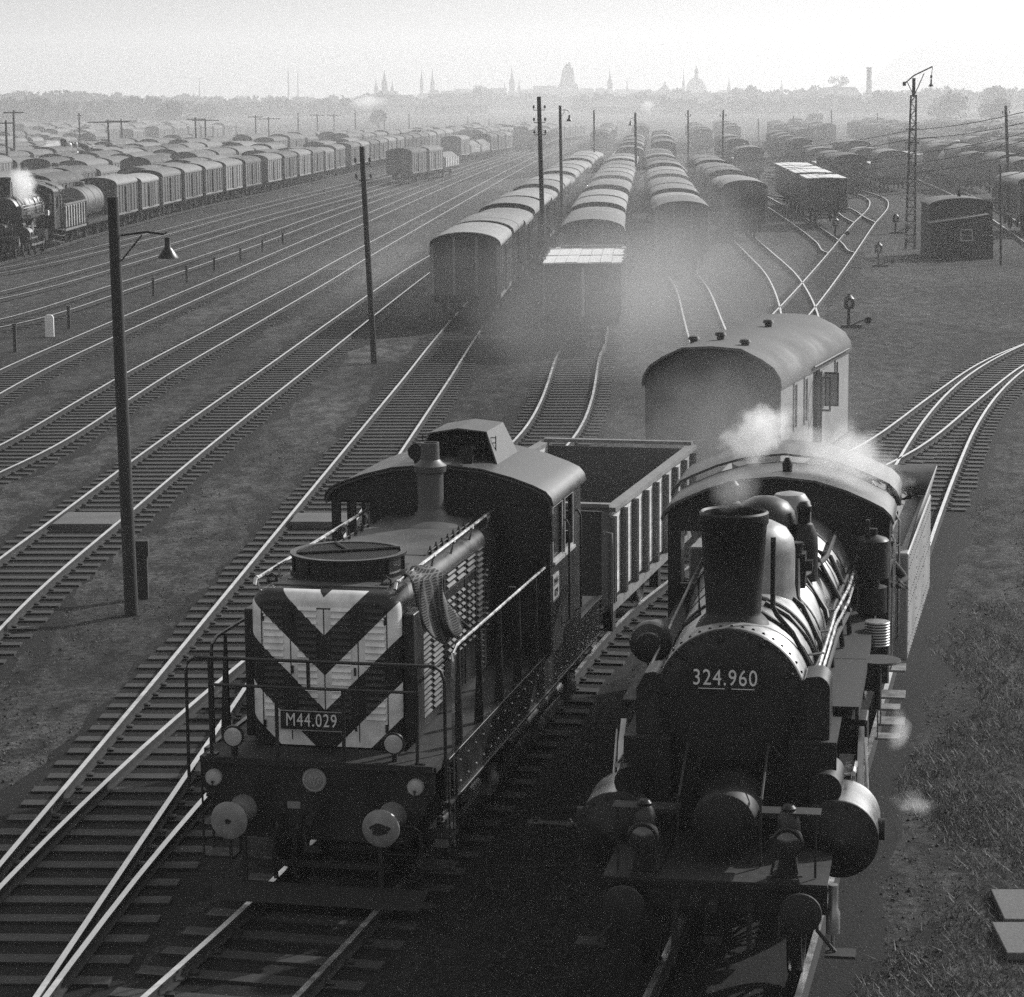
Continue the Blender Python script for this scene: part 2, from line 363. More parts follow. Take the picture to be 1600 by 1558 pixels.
T2e = Track([(-110,448),(30,423),(205,381),(400,328),(560,288),(700,252)], 30, 300)
T2f = Track([(-150,450),(-10,414),(150,366),(300,327),(430,298),(650,248),(800,222)], 30, 400)
TC = Track([(1150,640),(1106,530),(1081,456),(1068,316,3.85),(1032,242,3.85),(1015,208,3.85)], 0, 300)
TDD = Track([(1256,560),(1253,520),(1244,480),(1220,434),(1186,400),(1166,283,3.85),(1107,246,3.85)], 0, 300)
T6 = Track([(1180,560),(1252,480),(1308,410),(1348,356),(1373,326),(1368,313),(1330,300),(1250,286)], 0, 60)
T7 = Track([(1315,400),(1306,398),(1299,387),(1266,361),(1214,327),(1150,290)], 0, 60)
T8 = Track([(1352,352),(1336,344),(1304,326),(1228,243,3.9)], 0, 60)
TR = Track([(1700,440),(1581,356),(1500,307),(1400,265)], 20, 60)

def dust_shade_map():
    def line(tr): return np.array([q.y for q in tr.q]), np.array([q.x for q in tr.q])
    L = {k: line(t) for k, t in (('0', T0a), ('1', T1), ('2', T2), ('3', T2b), ('D', TD), ('S', TS), ('B', T0b))}
    me = GROUND.data; n = len(me.vertices); co = np.empty(n*3); me.vertices.foreach_get('co', co); co = co.reshape(-1, 3); X, Y = co[:, 0], co[:, 1]
    f = lambda k: np.interp(Y, L[k][0], L[k][1]); d = np.zeros(n)
    w_ = .55+.45*np.sin(Y*.31+np.sin(X*.7)*1.3)*np.sin(Y*.13+1+X*.2)
    for a, b, amp, wd in (('1', '0', 1.0, 1.25), ('2', '1', .55, 1.2), ('3', '2', .4, 1.2), ('0', 'B', .0, 1)):
        mid = (f(a)+f(b))/2; gap = np.maximum(f(b)-f(a)-3.2, .1); d += amp*np.exp(-((X-mid)/np.minimum(wd, gap*.5+.3))**2)*w_
    mid = (f('D')+f('S'))/2; d -= .8*np.exp(-((X-mid)/2.2)**2)*(Y < 60)  # soot and the engines' shade, painted as darker ground between them
    r = X-f('S'); d += .35*np.exp(-((r-3.0)/.9)**2)*(.5+.5*np.sin(Y*.45+2))
    d += .25*np.sin(X*.55+2*np.sin(Y*.11))*np.sin(Y*.23+X*.1)
    at = me.attributes.new('dust_shade', 'FLOAT', 'POINT'); at.data.foreach_set('value', np.clip(d-.15, -1, 1))
dust_shade_map()
def dx_ab(p):
    q = min(T0b.q, key=lambda k: abs(k.y-p.y)); d = q.x-p.x
    return max(0, d) if d < 2.3 else 0
# d at which T0b is clear of T0a
clear = next(s for s, q in zip(T0b.s, T0b.q) if q.x-min(T0a.q, key=lambda k: abs(k.y-q.y)).x > 2.3)
make_track('left track, running back to the long row of covered wagons', T0a, 0, 420, 100, 60, dx_ab, fast=70)
make_track('crossover track curving right under the diesel engine', T0b, 0, 380, 45, 120, skip=lambda d: d < clear, fast=60)
make_track('track under the diesel engine and open wagon', TD, 0, None, 100, 60, fast=100)
dS = TS.sY(56); make_track('track under the steam engine, curving off beyond its tender', TS, 0, None, 90, 40, skip=lambda d: d < dS, fast=90)
make_track('track left of the wooden lamp pole', T1, 0, 340, 100, 70, fast=110)
make_track('second track from the wooden lamp pole', T2, 0, 420, 100, 60, fast=120)
make_track('third track from the wooden lamp pole', T2b, 0, 420, 0, 130)
make_track('track beside the row of short posts', T2c, 0, 420, 0, 60)
make_track('track beyond the row of short posts', T2d, 0, 420)
make_track('track next to the far row of covered wagons', T2e, 0, 420)
make_track('track under the far row of covered wagons', T2f, 0, 480)
make_track('track under the smoky centre train', TC, 0, 260, 0, 60)
make_track('track to the train right of centre, with switch at its near end', TDD, 0, 260, 0, 60)
make_track('diagonal track by the switch lanterns', T6, 0, None, 0, 90)
make_track('siding curving out of the diagonal track', T7, 0, None)
make_track('farther siding curving out of the diagonal track', T8, 0, None)
make_track('track behind the hut', TR, 0, None)

# ------------------------------------------------------------------ wagons
def wheelset(y, r=.48, mb=None):
    mb = mb or MB()
    for sx in (-1, 1):
        mb.lathe([(r+.03, -.02), (r+.03, .0), (r, .01), (r, .12), (r-.07, .12), (r-.09, .07), (.14, .05), (.14, .15)], (sx*.70-.06*sx, y, r), 'x' if sx > 0 else 'x', 24) if sx > 0 else \
        mb.lathe([(r+.03, .02), (r+.03, 0), (r, -.01), (r, -.12), (r-.07, -.12), (r-.09, -.07), (.14, -.05), (.14, -.15)], (sx*.70-.06*sx, y, r), 'x', 24)
    mb.tube([(-.8, y, r), (.8, y, r)], .07, 8)
    return mb
def buffer_mb(x, y, out, r=.2, L=.55):
    mb = MB()  # out=-1 faces -y
    pr = [(.02, 0), (r*.6, .012), (r, .035), (r, .055), (r*.9, .065), (.075, .1), (.075, L*.5), (.12, L*.5), (.12, L*.55), (.14, L)]
    pts = [(rr, -out*h) for rr, h in pr]
    mb.lathe(pts, (x, y, 1.05), 'y', 24); return mb
def covered_wagon(L=7.9, Wd=2.72, eave=3.2, peak=3.68, nrib=7, near=True, light=False, roofm='wroof', bodym='wagon', flat=False, rise=None):
    """origin: middle of the wagon at rail top, y along the track"""
    root = empty('covered_wagon'); h = L/2; hw = Wd/2; fl = 1.15
    parts = [] if near else None
    big = MB(); mats = [bodym, roofm, 'wagonrib', 'frame']
    def emit(mb, name, m):
        if near: mb.build(name, m, root)
        else:
            o = len(big.v); big.v += mb.v; big.f += [tuple(i+o for i in f) for f in mb.f]; big.m += [mats.index(m)]*len(mb.f)
    rr = [(hw*math.sin(a), eave+(peak-eave)*(math.cos(a*.98)-math.cos(PI/2*.98))/(1-math.cos(PI/2*.98))) for a in np.linspace(-PI/2, PI/2, 13)]
    body = [(-hw, fl)]+[(x, z-.04) for x, z in rr]+[(hw, fl)]
    emit(MB().prism(body, 'y', -h, h), 'body', bodym)
    k = (hw+.07)/hw; top = [(x*k, z) for x, z in rr]; rf = MB()
    for y0, y1 in ((-h-.09, h+.09),):
        rf.prism(top+[(x, z-.035) for x, z in reversed(top)], 'y', y0, y1)
    emit(rf, 'roof', roofm)
    rb = MB()
    for sx in (-1, 1):
        xs = sorted((sx*hw+.002*sx, sx*(hw+.06)))
        for i in range(nrib+1):
            y = -h+.05+(L-.1)*i/nrib
            rb.box(xs[0], xs[1], y-.05, y+.05, fl-.02, eave-.03)
        rb.box(xs[0], xs[1], -h, h, fl-.12, fl+.02)
        rb.box(xs[0], xs[1]-.0, -h, h, eave-.11, eave-.031)
    for sy in (-1, 1):
        ys = sorted((sy*h+.002*sy, sy*(h+.05)))
        for x in (-hw+.05, -.45, .45, hw-.05): rb.box(x-.05, x+.05, ys[0], ys[1], fl, eave-.05 if abs(x) > 1 else peak-.2)
    emit(rb, 'side_framing', 'wagonrib')
    for sx in (-1, 1):
        dr = MB(); xs = sorted((sx*(hw+.062), sx*(hw+.1))); dr.box(xs[0], xs[1], -.8, .8, fl, eave-.2)
        for y in (-.75, 0, .75): xs2 = sorted((sx*(hw+.102), sx*(hw+.13))); dr.box(xs2[0], xs2[1], y-.04, y+.04, fl, eave-.2)
        emit(dr, 'door', bodym)
    uf = MB().box(-1.25, 1.25, -h-.25, h+.25, .9, fl-.01)
    for sx in (-1, 1):
        for y in (-2.1, 2.1):
            uf.box(sx*1.02-.08, sx*1.02+.08, y-.12, y+.12, .3, .95)
            uf.prism([(y-.5, .86), (y+.5, .86), (y+.35, .76), (y-.35, .76)], 'x', sx*1.02-.05, sx*1.02+.05)
    emit(uf, 'underframe', 'frame')
    for y in (-2.1, 2.1): emit(wheelset(y, .47), 'wheelset', 'frame')
    for sy in (-1, 1):
        for x in (-.875, .875): emit(buffer_mb(x, sy*(h+.85), sy, .18, .6), 'buffer', 'frame')
    if not near: 
        o = big.build('covered_wagon', mats, None); bpy.data.objects.remove(root); return o
    return root
def open_wagon(L=7.4, Wd=2.75, top=2.55, near=True, ribs=8, loadz=1.7, load='coal'):
    root = empty('open_wagon'); h = L/2; hw = Wd/2; fl = 1.15
    for sx in (-1, 1):
        a, b = sorted((sx*hw, sx*(hw-.06))); B(a, b, -h, h, fl, top).build('side_boards', 'plank', root)
    for sy in (-1, 1):
        a, b = sorted((sy*(h-.001), sy*(h-.07))); B(-hw+.061, hw-.061, a, b, fl, top+.002).build('end_boards', 'plankdark', root)
    fr = MB()
    for sx in (-1, 1):
        for i in range(ribs+1):
            y = -h+.06+(L-.12)*i/ribs; x0, x1 = sx*(hw+.003), sx*(hw+.1)
            w_ = .055 if i not in (0, ribs) else .07
            # channel: web on the boards and two flanges standing out
            a, b = sorted((x0, sx*(hw+.015))); fr.box(a, b, y-w_, y+w_, fl-.05, top-.05)
            a, b = sorted((sx*(hw+.016), x1)); fr.box(a, b, y-w_, y-w_+.015, fl-.05, top-.08); fr.box(a, b, y+w_-.015, y+w_, fl-.05, top-.08)
        a, b = sorted((sx*(hw-.07), sx*(hw+.11))); fr.box(a, b, -h-.02, h+.02, top+.004, top+.075)
        a, b = sorted((sx*(hw+.004), sx*(hw+.06))); fr.box(a, b, -h, h, fl-.2, fl-.052)
    for sy in (-1, 1):
        a, b = sorted((sy*(h+.003), sy*(h+.06)))
        for x in (-hw+.06, -.5, .5, hw-.06): fr.box(x-.05, x+.05, a, b, fl-.1, top-.002)
        a, b = sorted((sy*(h-.08), sy*(h+.08))); fr.box(-hw-.02, hw+.02, a, b, top+.078, top+.135)
    fr.build('frame_irons', 'wagonrib', root)
    B(-hw+.07, hw-.07, -h+.08, h-.08, fl-.02, fl+.05).build('floor', 'plankdark', root)
    uf = MB().box(-1.25, 1.25, -h-.25, h+.25, .9, fl-.03)
    for sx in (-1, 1):
        for y in (-2.0, 2.0):
            uf.box(sx*1.02-.08, sx*1.02+.08, y-.12, y+.12, .3, .95); uf.prism([(y-.5, .86), (y+.5, .86), (y+.35, .76), (y-.35, .76)], 'x', sx*1.02-.05, sx*1.02+.05)
    uf.build('underframe', 'frame', root)
    for y in (-2.0, 2.0): wheelset(y, .47).build('wheelset', 'frame', root)
    for sy in (-1, 1):
        for x in (-.875, .875): buffer_mb(x, sy*(h+.85), sy, .18, .6).build('buffer', 'frame', root)
    if near:
        lab = MB()
        for (y, z, a, b) in ((-h+.45, 1.95, .14, .11), (-h+.5, 1.6, .12, .1), (-h+.32, 1.42, .1, .14), (-h+.62, 1.42, .13, .1)): lab.box(hw+.002, hw+.008, y-a/2, y+a/2, z-b/2, z+b/2)
        lab.build('paper_labels', 'white', root)
        MB().tube([(hw+.12, -h-.35, .9), (hw+.12, -h-.35, 2.1), (hw+.1, -h-.25, 2.25), (hw-.05, -h-.15, 2.25)], .018, 6).build('handrail', 'wagonrib', root)
    return root
def put(o, tr, d, label, group=None, cat='wagon'):
    p, dr = tr.pos(d); o.location = (p.x, p.y, RAILH); o.rotation_euler = (0, 0, tr.heading(d)); return tag(o, label, cat, group)

# the open wagon behind the diesel
ow = open_wagon(); gd = TD.sY(43.0)
put(ow, TD, gd, 'empty high-sided wooden open wagon with iron ribs, coupled behind the diesel engine')

CW = covered_wagon(); CWS = covered_wagon(L=6.9, eave=3.05, peak=3.5, nrib=5)
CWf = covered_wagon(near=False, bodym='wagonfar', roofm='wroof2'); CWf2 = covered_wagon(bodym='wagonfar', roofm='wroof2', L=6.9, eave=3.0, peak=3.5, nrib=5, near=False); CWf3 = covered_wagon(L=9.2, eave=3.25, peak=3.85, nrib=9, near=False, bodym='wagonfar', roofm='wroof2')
usedP = set()
ORD = ['first', 'second', 'third', 'fourth', 'fifth', 'sixth', 'seventh', 'eighth', 'ninth', 'tenth', 'eleventh', 'twelfth', 'thirteenth', 'fourteenth', 'fifteenth', 'sixteenth', 'seventeenth', 'eighteenth', 'nineteenth', 'twentieth', 'twenty-first', 'twenty-second', 'twenty-third', 'twenty-fourth', 'twenty-fifth', 'twenty-sixth', 'twenty-seventh', 'twenty-eighth', 'twenty-ninth', 'thirtieth']
def useP(src):
    if src.as_pointer() in usedP: return clone(src)
    usedP.add(src.as_pointer()); return src
LENP = {CW.as_pointer(): 7.9, CWS.as_pointer(): 6.9, CWf.as_pointer(): 7.9, CWf2.as_pointer(): 6.9, CWf3.as_pointer(): 9.2}
def train(tr, d, seq, where, group, gaps={}):
    for i, src in enumerate(seq):
        L = LENP[src.as_pointer()]; d += gaps.get(i, 0); o = useP(src)
        nm = 'arched-roof wagon'
        if i == 0: lab = f'nearest {nm} of {where}'
        else: lab = f'{ORD[i]} {nm} in {where}'
        if not o.name.startswith('covered_wagon'): o.name = 'covered_wagon'
        put(o, tr, d+L/2+.85, lab, group); d += L+1.75
    return d
mix = lambda n, a, b, p=.3: [b if random.random() < p else a for _ in range(n)]
# train A: left of the pair of dark poles
dA = T0a.sY(W(738, 515).y)
train(T0a, dA, [CW, CW, CWS, CW, CW, CWS, CW, CW, CWS, CW, CW, CW, CWS, CW, CW, CW, CWS], 'the long train beside the tallest pole', 'covered wagons of the long centre train')
# train B
dB = T0b.sY(W(909, 415, 3.2).y)
def boarded_wagon():
    root = empty('boarded_wagon'); h = 4.0; hw = 1.38
    body = MB().box(-hw, hw, -h, -h+.08, 1.15, 3.0).box(-hw, -hw+.06, -h+.081, h, 1.15, 2.9).box(hw-.06, hw, -h+.081, h, 1.15, 2.9).box(-hw+.061, hw-.061, h-.08, h, 1.15, 2.9)
    body.build('body', 'wagon', root)
    for j, y in enumerate((-h-.05, .12)):
        t = MB()
        for i in range(7):
            x0 = -hw-.06+i*.412; t.box(x0, x0+.395, y, y+h-.1, 3.03+.01*(i % 2), 3.08+.012*(i % 3)); 
        t.box(-hw-.05, hw+.1, y+h-.09, y+h-.02, 3.0, 3.12)
        t.build('lid_boards', 'board', root)
    for y in (-h-.03, -h+1.9, -h+3.8, -h+5.8, h-.1): B(hw+.01, hw+.13, y, y+.1, 1.0, 3.15).build('stanchion', 'lightgrey', root)
    for y in (-h+1.9, -h+3.8, -h+5.8, h-.1): B(-hw-.13, -hw-.01, y, y+.1, 1.0, 3.15).build('stanchion', 'lightgrey', root)
    B(-.05, .05, -h-.06, -h-.01, 1.1, 2.9).build('stanchion', 'lightgrey', root)
    MB().box(-1.3, 1.3, -h-.25, h+.25, .9, 1.14).build('underframe', 'frame', root)
    for y in (-2.2, 2.2): wheelset(y, .47).build('wheelset', 'frame', root)
    for sy in (-1, 1):
        for x in (-.875, .875): buffer_mb(x, sy*(h+.85), sy, .18, .6).build('buffer', 'frame', root)
    return root
bw_ = boarded_wagon(); put(bw_, T0b, dB+4.6, 'open wagon with pale boards laid across its near end')
ow2 = clone(ow); 
for c in list(ow2.children):
    if c.name.startswith('paper'): bpy.data.objects.remove(c)
ow2.name = 'open_wagon'; put(ow2, T0b, dB+14.5, 'dark low open wagon between the boarded wagon and the arched roofs behind it')
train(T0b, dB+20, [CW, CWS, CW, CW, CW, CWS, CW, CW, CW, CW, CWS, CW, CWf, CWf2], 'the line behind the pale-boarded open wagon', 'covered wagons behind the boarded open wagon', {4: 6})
dC = TC.sY(W(1068, 316, 3.85).y)
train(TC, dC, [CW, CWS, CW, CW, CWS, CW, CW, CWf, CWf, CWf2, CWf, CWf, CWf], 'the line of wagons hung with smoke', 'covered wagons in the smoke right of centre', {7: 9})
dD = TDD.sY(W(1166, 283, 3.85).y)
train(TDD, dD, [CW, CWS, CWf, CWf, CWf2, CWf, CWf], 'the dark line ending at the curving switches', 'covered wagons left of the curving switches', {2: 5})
# train E : light flat roofs
dE = T8.sY(W(1293, 268, 3.9).y)
def flat_wagon():
    root = empty('cattle_wagon'); h = 3.9; hw = 1.35
    MB().box(-hw, hw, -h, h, 1.15, 3.2).build('body', 'wagon', root)
    t = MB()
    for i in range(6): x0 = -hw-.05+i*.46; t.box(x0, x0+.43, -h-.1, h+.1, 3.21+.02*(2.5-abs(i-2.5)), 3.26+.02*(2.5-abs(i-2.5)))
    t.build('roof_boards', 'board', root)
    p = MB()
    for i in range(9): y = -h+.04+i*(2*h-.16)/8; p.box(hw+.003, hw+.08, y, y+.09, 1.1, 3.18)
    p.build('side_framing', 'lightgrey', root)
    MB().box(-1.3, 1.3, -h-.25, h+.25, .9, 1.14).build('underframe', 'frame', root)
    for y in (-2.2, 2.2): wheelset(y, .47).build('wheelset', 'frame', root)
    return root
fw = flat_wagon()
eF = W(1293, 268, 3.9); eB = W(1228, 243, 3.9); dirE = (eB-eF).normalized(); hdE = -math.atan2(dirE.x, dirE.y)
for i in range(4):
    o = fw if i == 0 else clone(fw); p = eF+dirE*(4+i*9.6+(3 if i > 0 else 0)); o.location = (p.x, p.y, RAILH); o.rotation_euler = (0, 0, hdE)
    o.name = 'cattle_wagon'
    tag(o, ('nearest' if i == 0 else ORD[i])+' pale flat-roofed wagon of the row beyond the curving switches', 'wagon', 'flat-roofed wagons beyond the switches')
# left far row on T2f
dF = T2f.sY(W(150, 366).y)
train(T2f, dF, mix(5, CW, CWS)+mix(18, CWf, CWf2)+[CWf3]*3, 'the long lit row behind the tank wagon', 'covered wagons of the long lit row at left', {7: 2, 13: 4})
# tank wagon, open wagon and engine come later on the same track
def tank_wagon():
    root = empty('tank_wagon')
    MB().lathe([(.3, -3.5), (.85, -3.4), (1.05, -3.2), (1.05, 3.2), (.85, 3.4), (.3, 3.5)], (0, 0, 2.25), 'y', 28).build('tank', 'roofgrey', root)
    for y in (-2.4, 0, 2.4): MB().lathe([(1.06, y-.05), (1.075, y-.05), (1.075, y+.05), (1.06, y+.05)], (0, 0, 2.25), 'y', 28).build('tank_band', 'wagonrib', root)
    MB().lathe([(.35, 0), (.35, .35), (.3, .4)], (0, 0, 3.2), 'z', 16).build('filler_dome', 'roofgrey', root)
    MB().box(-1.25, 1.25, -4, 4, .9, 1.2).build('underframe', 'frame', root)
    for y in (-2.1, 2.1): wheelset(y, .47).build('wheelset', 'frame', root)
    return root
put(tank_wagon(), T2f, dF-5.2, 'small tank wagon in front of the dark end of the long lit row', None)
ow3 = clone(ow2); ow3.name = 'open_wagon'; put(ow3, T2f, dF-14.6, 'open wagon between the left-edge steam engine and the tank wagon')

def far_open(load):
    L, hw, h = 8.6, 1.36, 4.3; mats = ['plank', 'coal', 'wagonrib', 'frame']; m = MB()
    m.box(-hw, hw, -h, h, 1.15, 2.2); m.mi = 1
    if load: m.prism([(-hw+.1, 2.201), (hw-.1, 2.201), (.5, 2.75), (-.6, 2.7)], 'y', -h+.2, h-.2)
    m.mi = 2
    for sx in (-1, 1):
        a, b = sorted((sx*(hw+.003), sx*(hw+.07)))
        for i in range(9): y = -h+.05+i*(2*h-.2)/8; m.box(a, b, y, y+.09, 1.05, 2.25)
    m.mi = 3; m.box(-1.25, 1.25, -h-.3, h+.3, .8, 1.14)
    for y in (-2.3, 2.3): wheelset(y, .47, m)
    return m.build('open_wagon', mats, None)
FO1, FO2 = far_open(True), far_open(False)
def far_tank():
    m = MB().lathe([(.3, -3.5), (.85, -3.4), (1.05, -3.2), (1.05, 3.2), (.85, 3.4), (.3, 3.5)], (0, 0, 2.25), 'y', 20).lathe([(.35, 0), (.35, .35), (.3, .4)], (0, 0, 3.2), 'z', 12)
    m.mi = 1; m.box(-1.25, 1.25, -4, 4, .9, 1.2)
    for y in (-2.1, 2.1): wheelset(y, .47, m)
    return m.build('tank_wagon', ['roofgrey', 'frame'], None)
FT = far_tank()
LENP.update({FO1.as_pointer(): 8.6, FO2.as_pointer(): 8.6, FT.as_pointer(): 8.0})
# further straight rows of the yard
NMS = {CWf.as_pointer(): 'covered_wagon', CWf2.as_pointer(): 'covered_wagon', CWf3.as_pointer(): 'covered_wagon', FO1.as_pointer(): 'open_wagon', FO2.as_pointer(): 'open_wagon', FT.as_pointer(): 'tank_wagon'}
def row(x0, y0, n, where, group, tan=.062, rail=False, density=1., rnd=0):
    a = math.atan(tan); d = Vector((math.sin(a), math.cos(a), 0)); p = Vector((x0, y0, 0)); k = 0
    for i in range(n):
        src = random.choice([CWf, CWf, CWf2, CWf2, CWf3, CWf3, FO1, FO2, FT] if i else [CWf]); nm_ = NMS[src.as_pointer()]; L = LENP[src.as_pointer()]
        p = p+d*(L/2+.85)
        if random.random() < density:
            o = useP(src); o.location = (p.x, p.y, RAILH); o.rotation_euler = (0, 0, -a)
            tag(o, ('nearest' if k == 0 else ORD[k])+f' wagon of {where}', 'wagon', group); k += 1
        p = p+d*(L/2+.9)
tanF = .2
base = W(147, 366)
dirf = T2f.pos(dF+60)[1]; tf = dirf.x/dirf.y
lrows = [(-4.8, -8, 17), (-9.6, -25, 16), (-14.6, 12, 14), (-20, 60, 12), (-26, 20, 12), (-32, 90, 11), (-39, 130, 10), (-47, 70, 10), (-56, 150, 9), (-66, 190, 9), (-78, 240, 8)]
lnames = ['first row behind the long lit row', 'second row behind the long lit row', 'third row behind the long lit row', 'fourth row behind the long lit row', 'fifth row behind the long lit row', 'sixth row behind the long lit row', 'seventh row behind the long lit row', 'eighth row behind the long lit row', 'ninth row behind the long lit row', 'tenth row behind the long lit row', 'farthest row at left']
for (ox, oy, n), nm in zip(lrows, lnames):
    row(base.x+ox+tf*oy, base.y+oy, n, 'the '+nm, 'wagons of the '+nm, tf, density=.93)
# short train between the left rows and the main line
row(W(622, 290).x, W(622, 290).y, 3, 'the short dark group left of the tall pole', 'short dark wagon group', .16)
row(W(700, 262).x, W(700, 262).y+15, 6, 'the dark group beyond the short one', 'dark wagons beyond the short group', .13)
rrows = [(12.5, 268, 9), (18, 300, 9), (24.5, 262, 9), (30, 226, 9), (35.8, 240, 8), (41.5, 205, 10), (47, 262, 8), (53, 250, 8), (60, 300, 7), (68, 330, 7), (77, 360, 6), (86, 400, 6), (36, 330, 5)]
rn = ['first', 'second', 'third', 'fourth', 'fifth', 'sixth', 'seventh', 'eighth', 'ninth', 'tenth', 'eleventh', 'twelfth', 'thirteenth']
for (x, y, n), o_ in zip(rrows, rn):
    row(x, y, n, f'far row {o_} from the left beyond the curving switches', f'wagons of the {o_} far row at right', .055, density=.95)
mbf = MB(); CWs = [x for x in (CWf, CWf2, CWf3)]
def far_rows(rows, label):
    big = MB()
    for (x0, y0, n, tan) in rows:
        a = math.atan(tan); d = Vector((math.sin(a), math.cos(a), 0)); p = Vector((x0, y0, 0)); cs, sn = math.cos(a), math.sin(a)
        for i in range(n):
            src = random.choice(CWs); L = LENP[src.as_pointer()]; p = p+d*(L/2+.85)
            if random.random() < .9:
                me = src.data; o_ = len(big.v)
                big.v += [(p.x+v.co.x*cs+v.co.y*sn, p.y-v.co.x*sn+v.co.y*cs, v.co.z+RAILH) for v in me.vertices]
                big.f += [tuple(k+o_ for k in f.vertices) for f in me.polygons]; big.m += [f.material_index for f in me.polygons]
            p = p+d*(L/2+.9)
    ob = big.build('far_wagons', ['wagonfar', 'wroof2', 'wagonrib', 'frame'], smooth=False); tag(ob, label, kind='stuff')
far_rows([(base.x-10+k*7.5+tf*(170+k*18), base.y+200+k*22, 9, .15) for k in range(-6, 4)]+[(base.x-45-k*9, base.y+300+k*25, 10, .15) for k in range(5)], 'hazy mass of wagons far across the left of the yard')
far_rows([(14+k*8.2, 400+(k*37) % 70, 11, .055) for k in range(12)]+[(-16+k*5.2, 400+(k*53) % 90, 8, .06) for k in range(5)], 'hazy mass of wagons far across the right of the yard')
# a wagon at the right picture edge beside the hut and two in front of the light row
o = clone(CW)
pe = W(1600, 372); o.name = 'covered_wagon'; o.location = (pe.x+1.35, pe.y+6, RAILH); o.rotation_euler = (0, 0, .0); tag(o, 'dark covered wagon cut by the right picture edge beside the hut', 'wagon')
for k, (px, py, lb) in enumerate(((1408, 300, 'dark covered wagon behind the lattice mast'), (1372, 292, 'dark covered wagon left of the lattice mast'))):
    o = clone(CWS); o.name = 'covered_wagon'; q = W(px, py); o.location = (q.x, q.y+5+k*4, RAILH); o.rotation_euler = (0, 0, -.055); tag(o, lb, 'wagon')

# ------------------------------------------------------------------ diesel shunting engine (origin: front buffer faces at rail top, y runs backwards)
o0 = W(474, 1290, 1.25)
DE = empty('diesel_locomotive', (o0.x, o0.y, RAILH), -R(12.3)); tag(DE, 'dark diesel shunting engine with white chevrons on its bonnet and number M44.029', 'diesel engine')
def P(mb, name, m, parent=None, **k): return mb.build(name, m, parent or DE, **k)
HC = -.06
def hood_ring(y, ins, top=3.46, bot=1.66, hw=.885, rr=.2):
    hw -= ins; top -= ins; rr = max(.05, rr-ins*.3)
    r = [(-hw, bot)]+arc(-hw+rr, top-rr, rr, 180, 90, 6)+arc(hw-rr, top-rr, rr, 90, 0, 6)+[(hw, bot)]
    return [(x, y, z) for x, z in r]
hood = empty('bonnet', (HC, 0, 0)); hood.parent = DE
rings = [hood_ring(1.15, .13), hood_ring(1.152, .10), hood_ring(1.165, .07), hood_ring(1.19, .04), hood_ring(1.23, .014), hood_ring(1.28, 0)]
fp = MB().loft(rings, True, False)
P(fp, 'front_panel', 'chevron', hood, angle=60)
# narrow black rim and centre door joint
hs = MB().loft([hood_ring(1.281, 0), hood_ring(6.44, 0)], False, False); P(hs, 'casing', 'dark', hood, angle=60)
rt = MB(); ringp = [(x, z) for x, y, z in hood_ring(0, 0) if z > 3.40 and abs(x) < .8]
rt.box(-.67, .67, 1.45, 6.43, 3.461, 3.475); rt.box(-.62, .62, 3.5, 6.3, 3.476, 3.482); P(rt, 'roof_panel', 'roofgrey', hood)
for cx in (-.6, -.2, .2, .6):
    lv = MB()
    for i in range(17):
        z = 1.98+i*.078
        lv.add([(cx-.115, 1.15, z), (cx+.115, 1.15, z), (cx+.115, 1.125, z+.012), (cx-.115, 1.125, z+.012), (cx-.115, 1.15, z+.05), (cx+.115, 1.15, z+.05)],
               [(0, 1, 2, 3), (3, 2, 5, 4), (0, 3, 4), (1, 5, 2)])
    P(lv, 'louvres', 'chevron', hood, smooth=False)
sm = MB()
for x in (-.4, 0, .4, -.74, .74): sm.box(x-.006, x+.006, 1.146, 1.151, 1.72, 3.26)
sm.box(-.74, .74, 1.146, 1.151, 3.255, 3.27)
for x in (-.38, .36, -.72, .72):
    for z in (1.85, 2.5, 3.1): sm.box(x-.012, x+.012, 1.132, 1.15, z, z+.09)
P(sm, 'door_seams', 'black', hood)
# side doors with louvre banks (right and left)
for sx in (1, -1):
    X = sx*.886
    def slat(mb, y0, y1, z, hgt=.045, out=.03):
        mb.add([(X, y0, z), (X, y1, z), (X+sx*out, y1, z+.008), (X+sx*out, y0, z+.008), (X, y0, z+hgt), (X, y1, z+hgt)], [(0, 1, 2, 3), (3, 2, 5, 4), (0, 3, 4), (1, 5, 2)])
    for y0, y1 in ((2.1, 2.55), (2.68, 3.15)):
        b = MB()
        for i in range(15): slat(b, y0, y1, 1.78+i*.068, .03)
        P(b, 'louvre_bank', 'dark', hood, smooth=False)
    for y0 in (3.42, 3.95, 4.48):
        b = MB()
        for i in range(3): slat(b, y0, y0+.4, 3.09+i*.075, .035)
        for q in (.02, .23):
            for i in range(9): slat(b, y0+q, y0+q+.135, 2.2+i*.088, .034)
        P(b, 'louvre_bank', 'dark', hood, smooth=False)
    for y0, y1, z0, n_ in ((5.05, 5.33, 1.75, 22), (5.5, 5.75, 2.2, 15)):
        b = MB()
        for i in range(n_): slat(b, y0, y1, z0+i*.072, .026)
        P(b, 'louvre_bank', 'dark', hood, smooth=False)
    dd = MB()
    for y in (1.95, 3.25, 4.35, 4.95, 5.4, 5.9): a, c = sorted((X, X+sx*.012)); dd.box(a, c, y-.012, y+.012, 1.7, 3.25)
    a, c = sorted((X, X+sx*.014)); dd.box(a, c, 1.9, 6.4, 3.27, 3.295); dd.box(a, c, 1.9, 6.4, 3.04, 3.055)
    P(dd, 'door_frames', 'black', hood)
# black radiator pipe box at the front right corner
for x0, x1 in ((.888, 1.02), (-1.0, -.888)): P(MB().box(x0, x1, 1.3, 1.75, 1.7, 3.2), 'corner_casing', 'black', hood, bevel=.015)
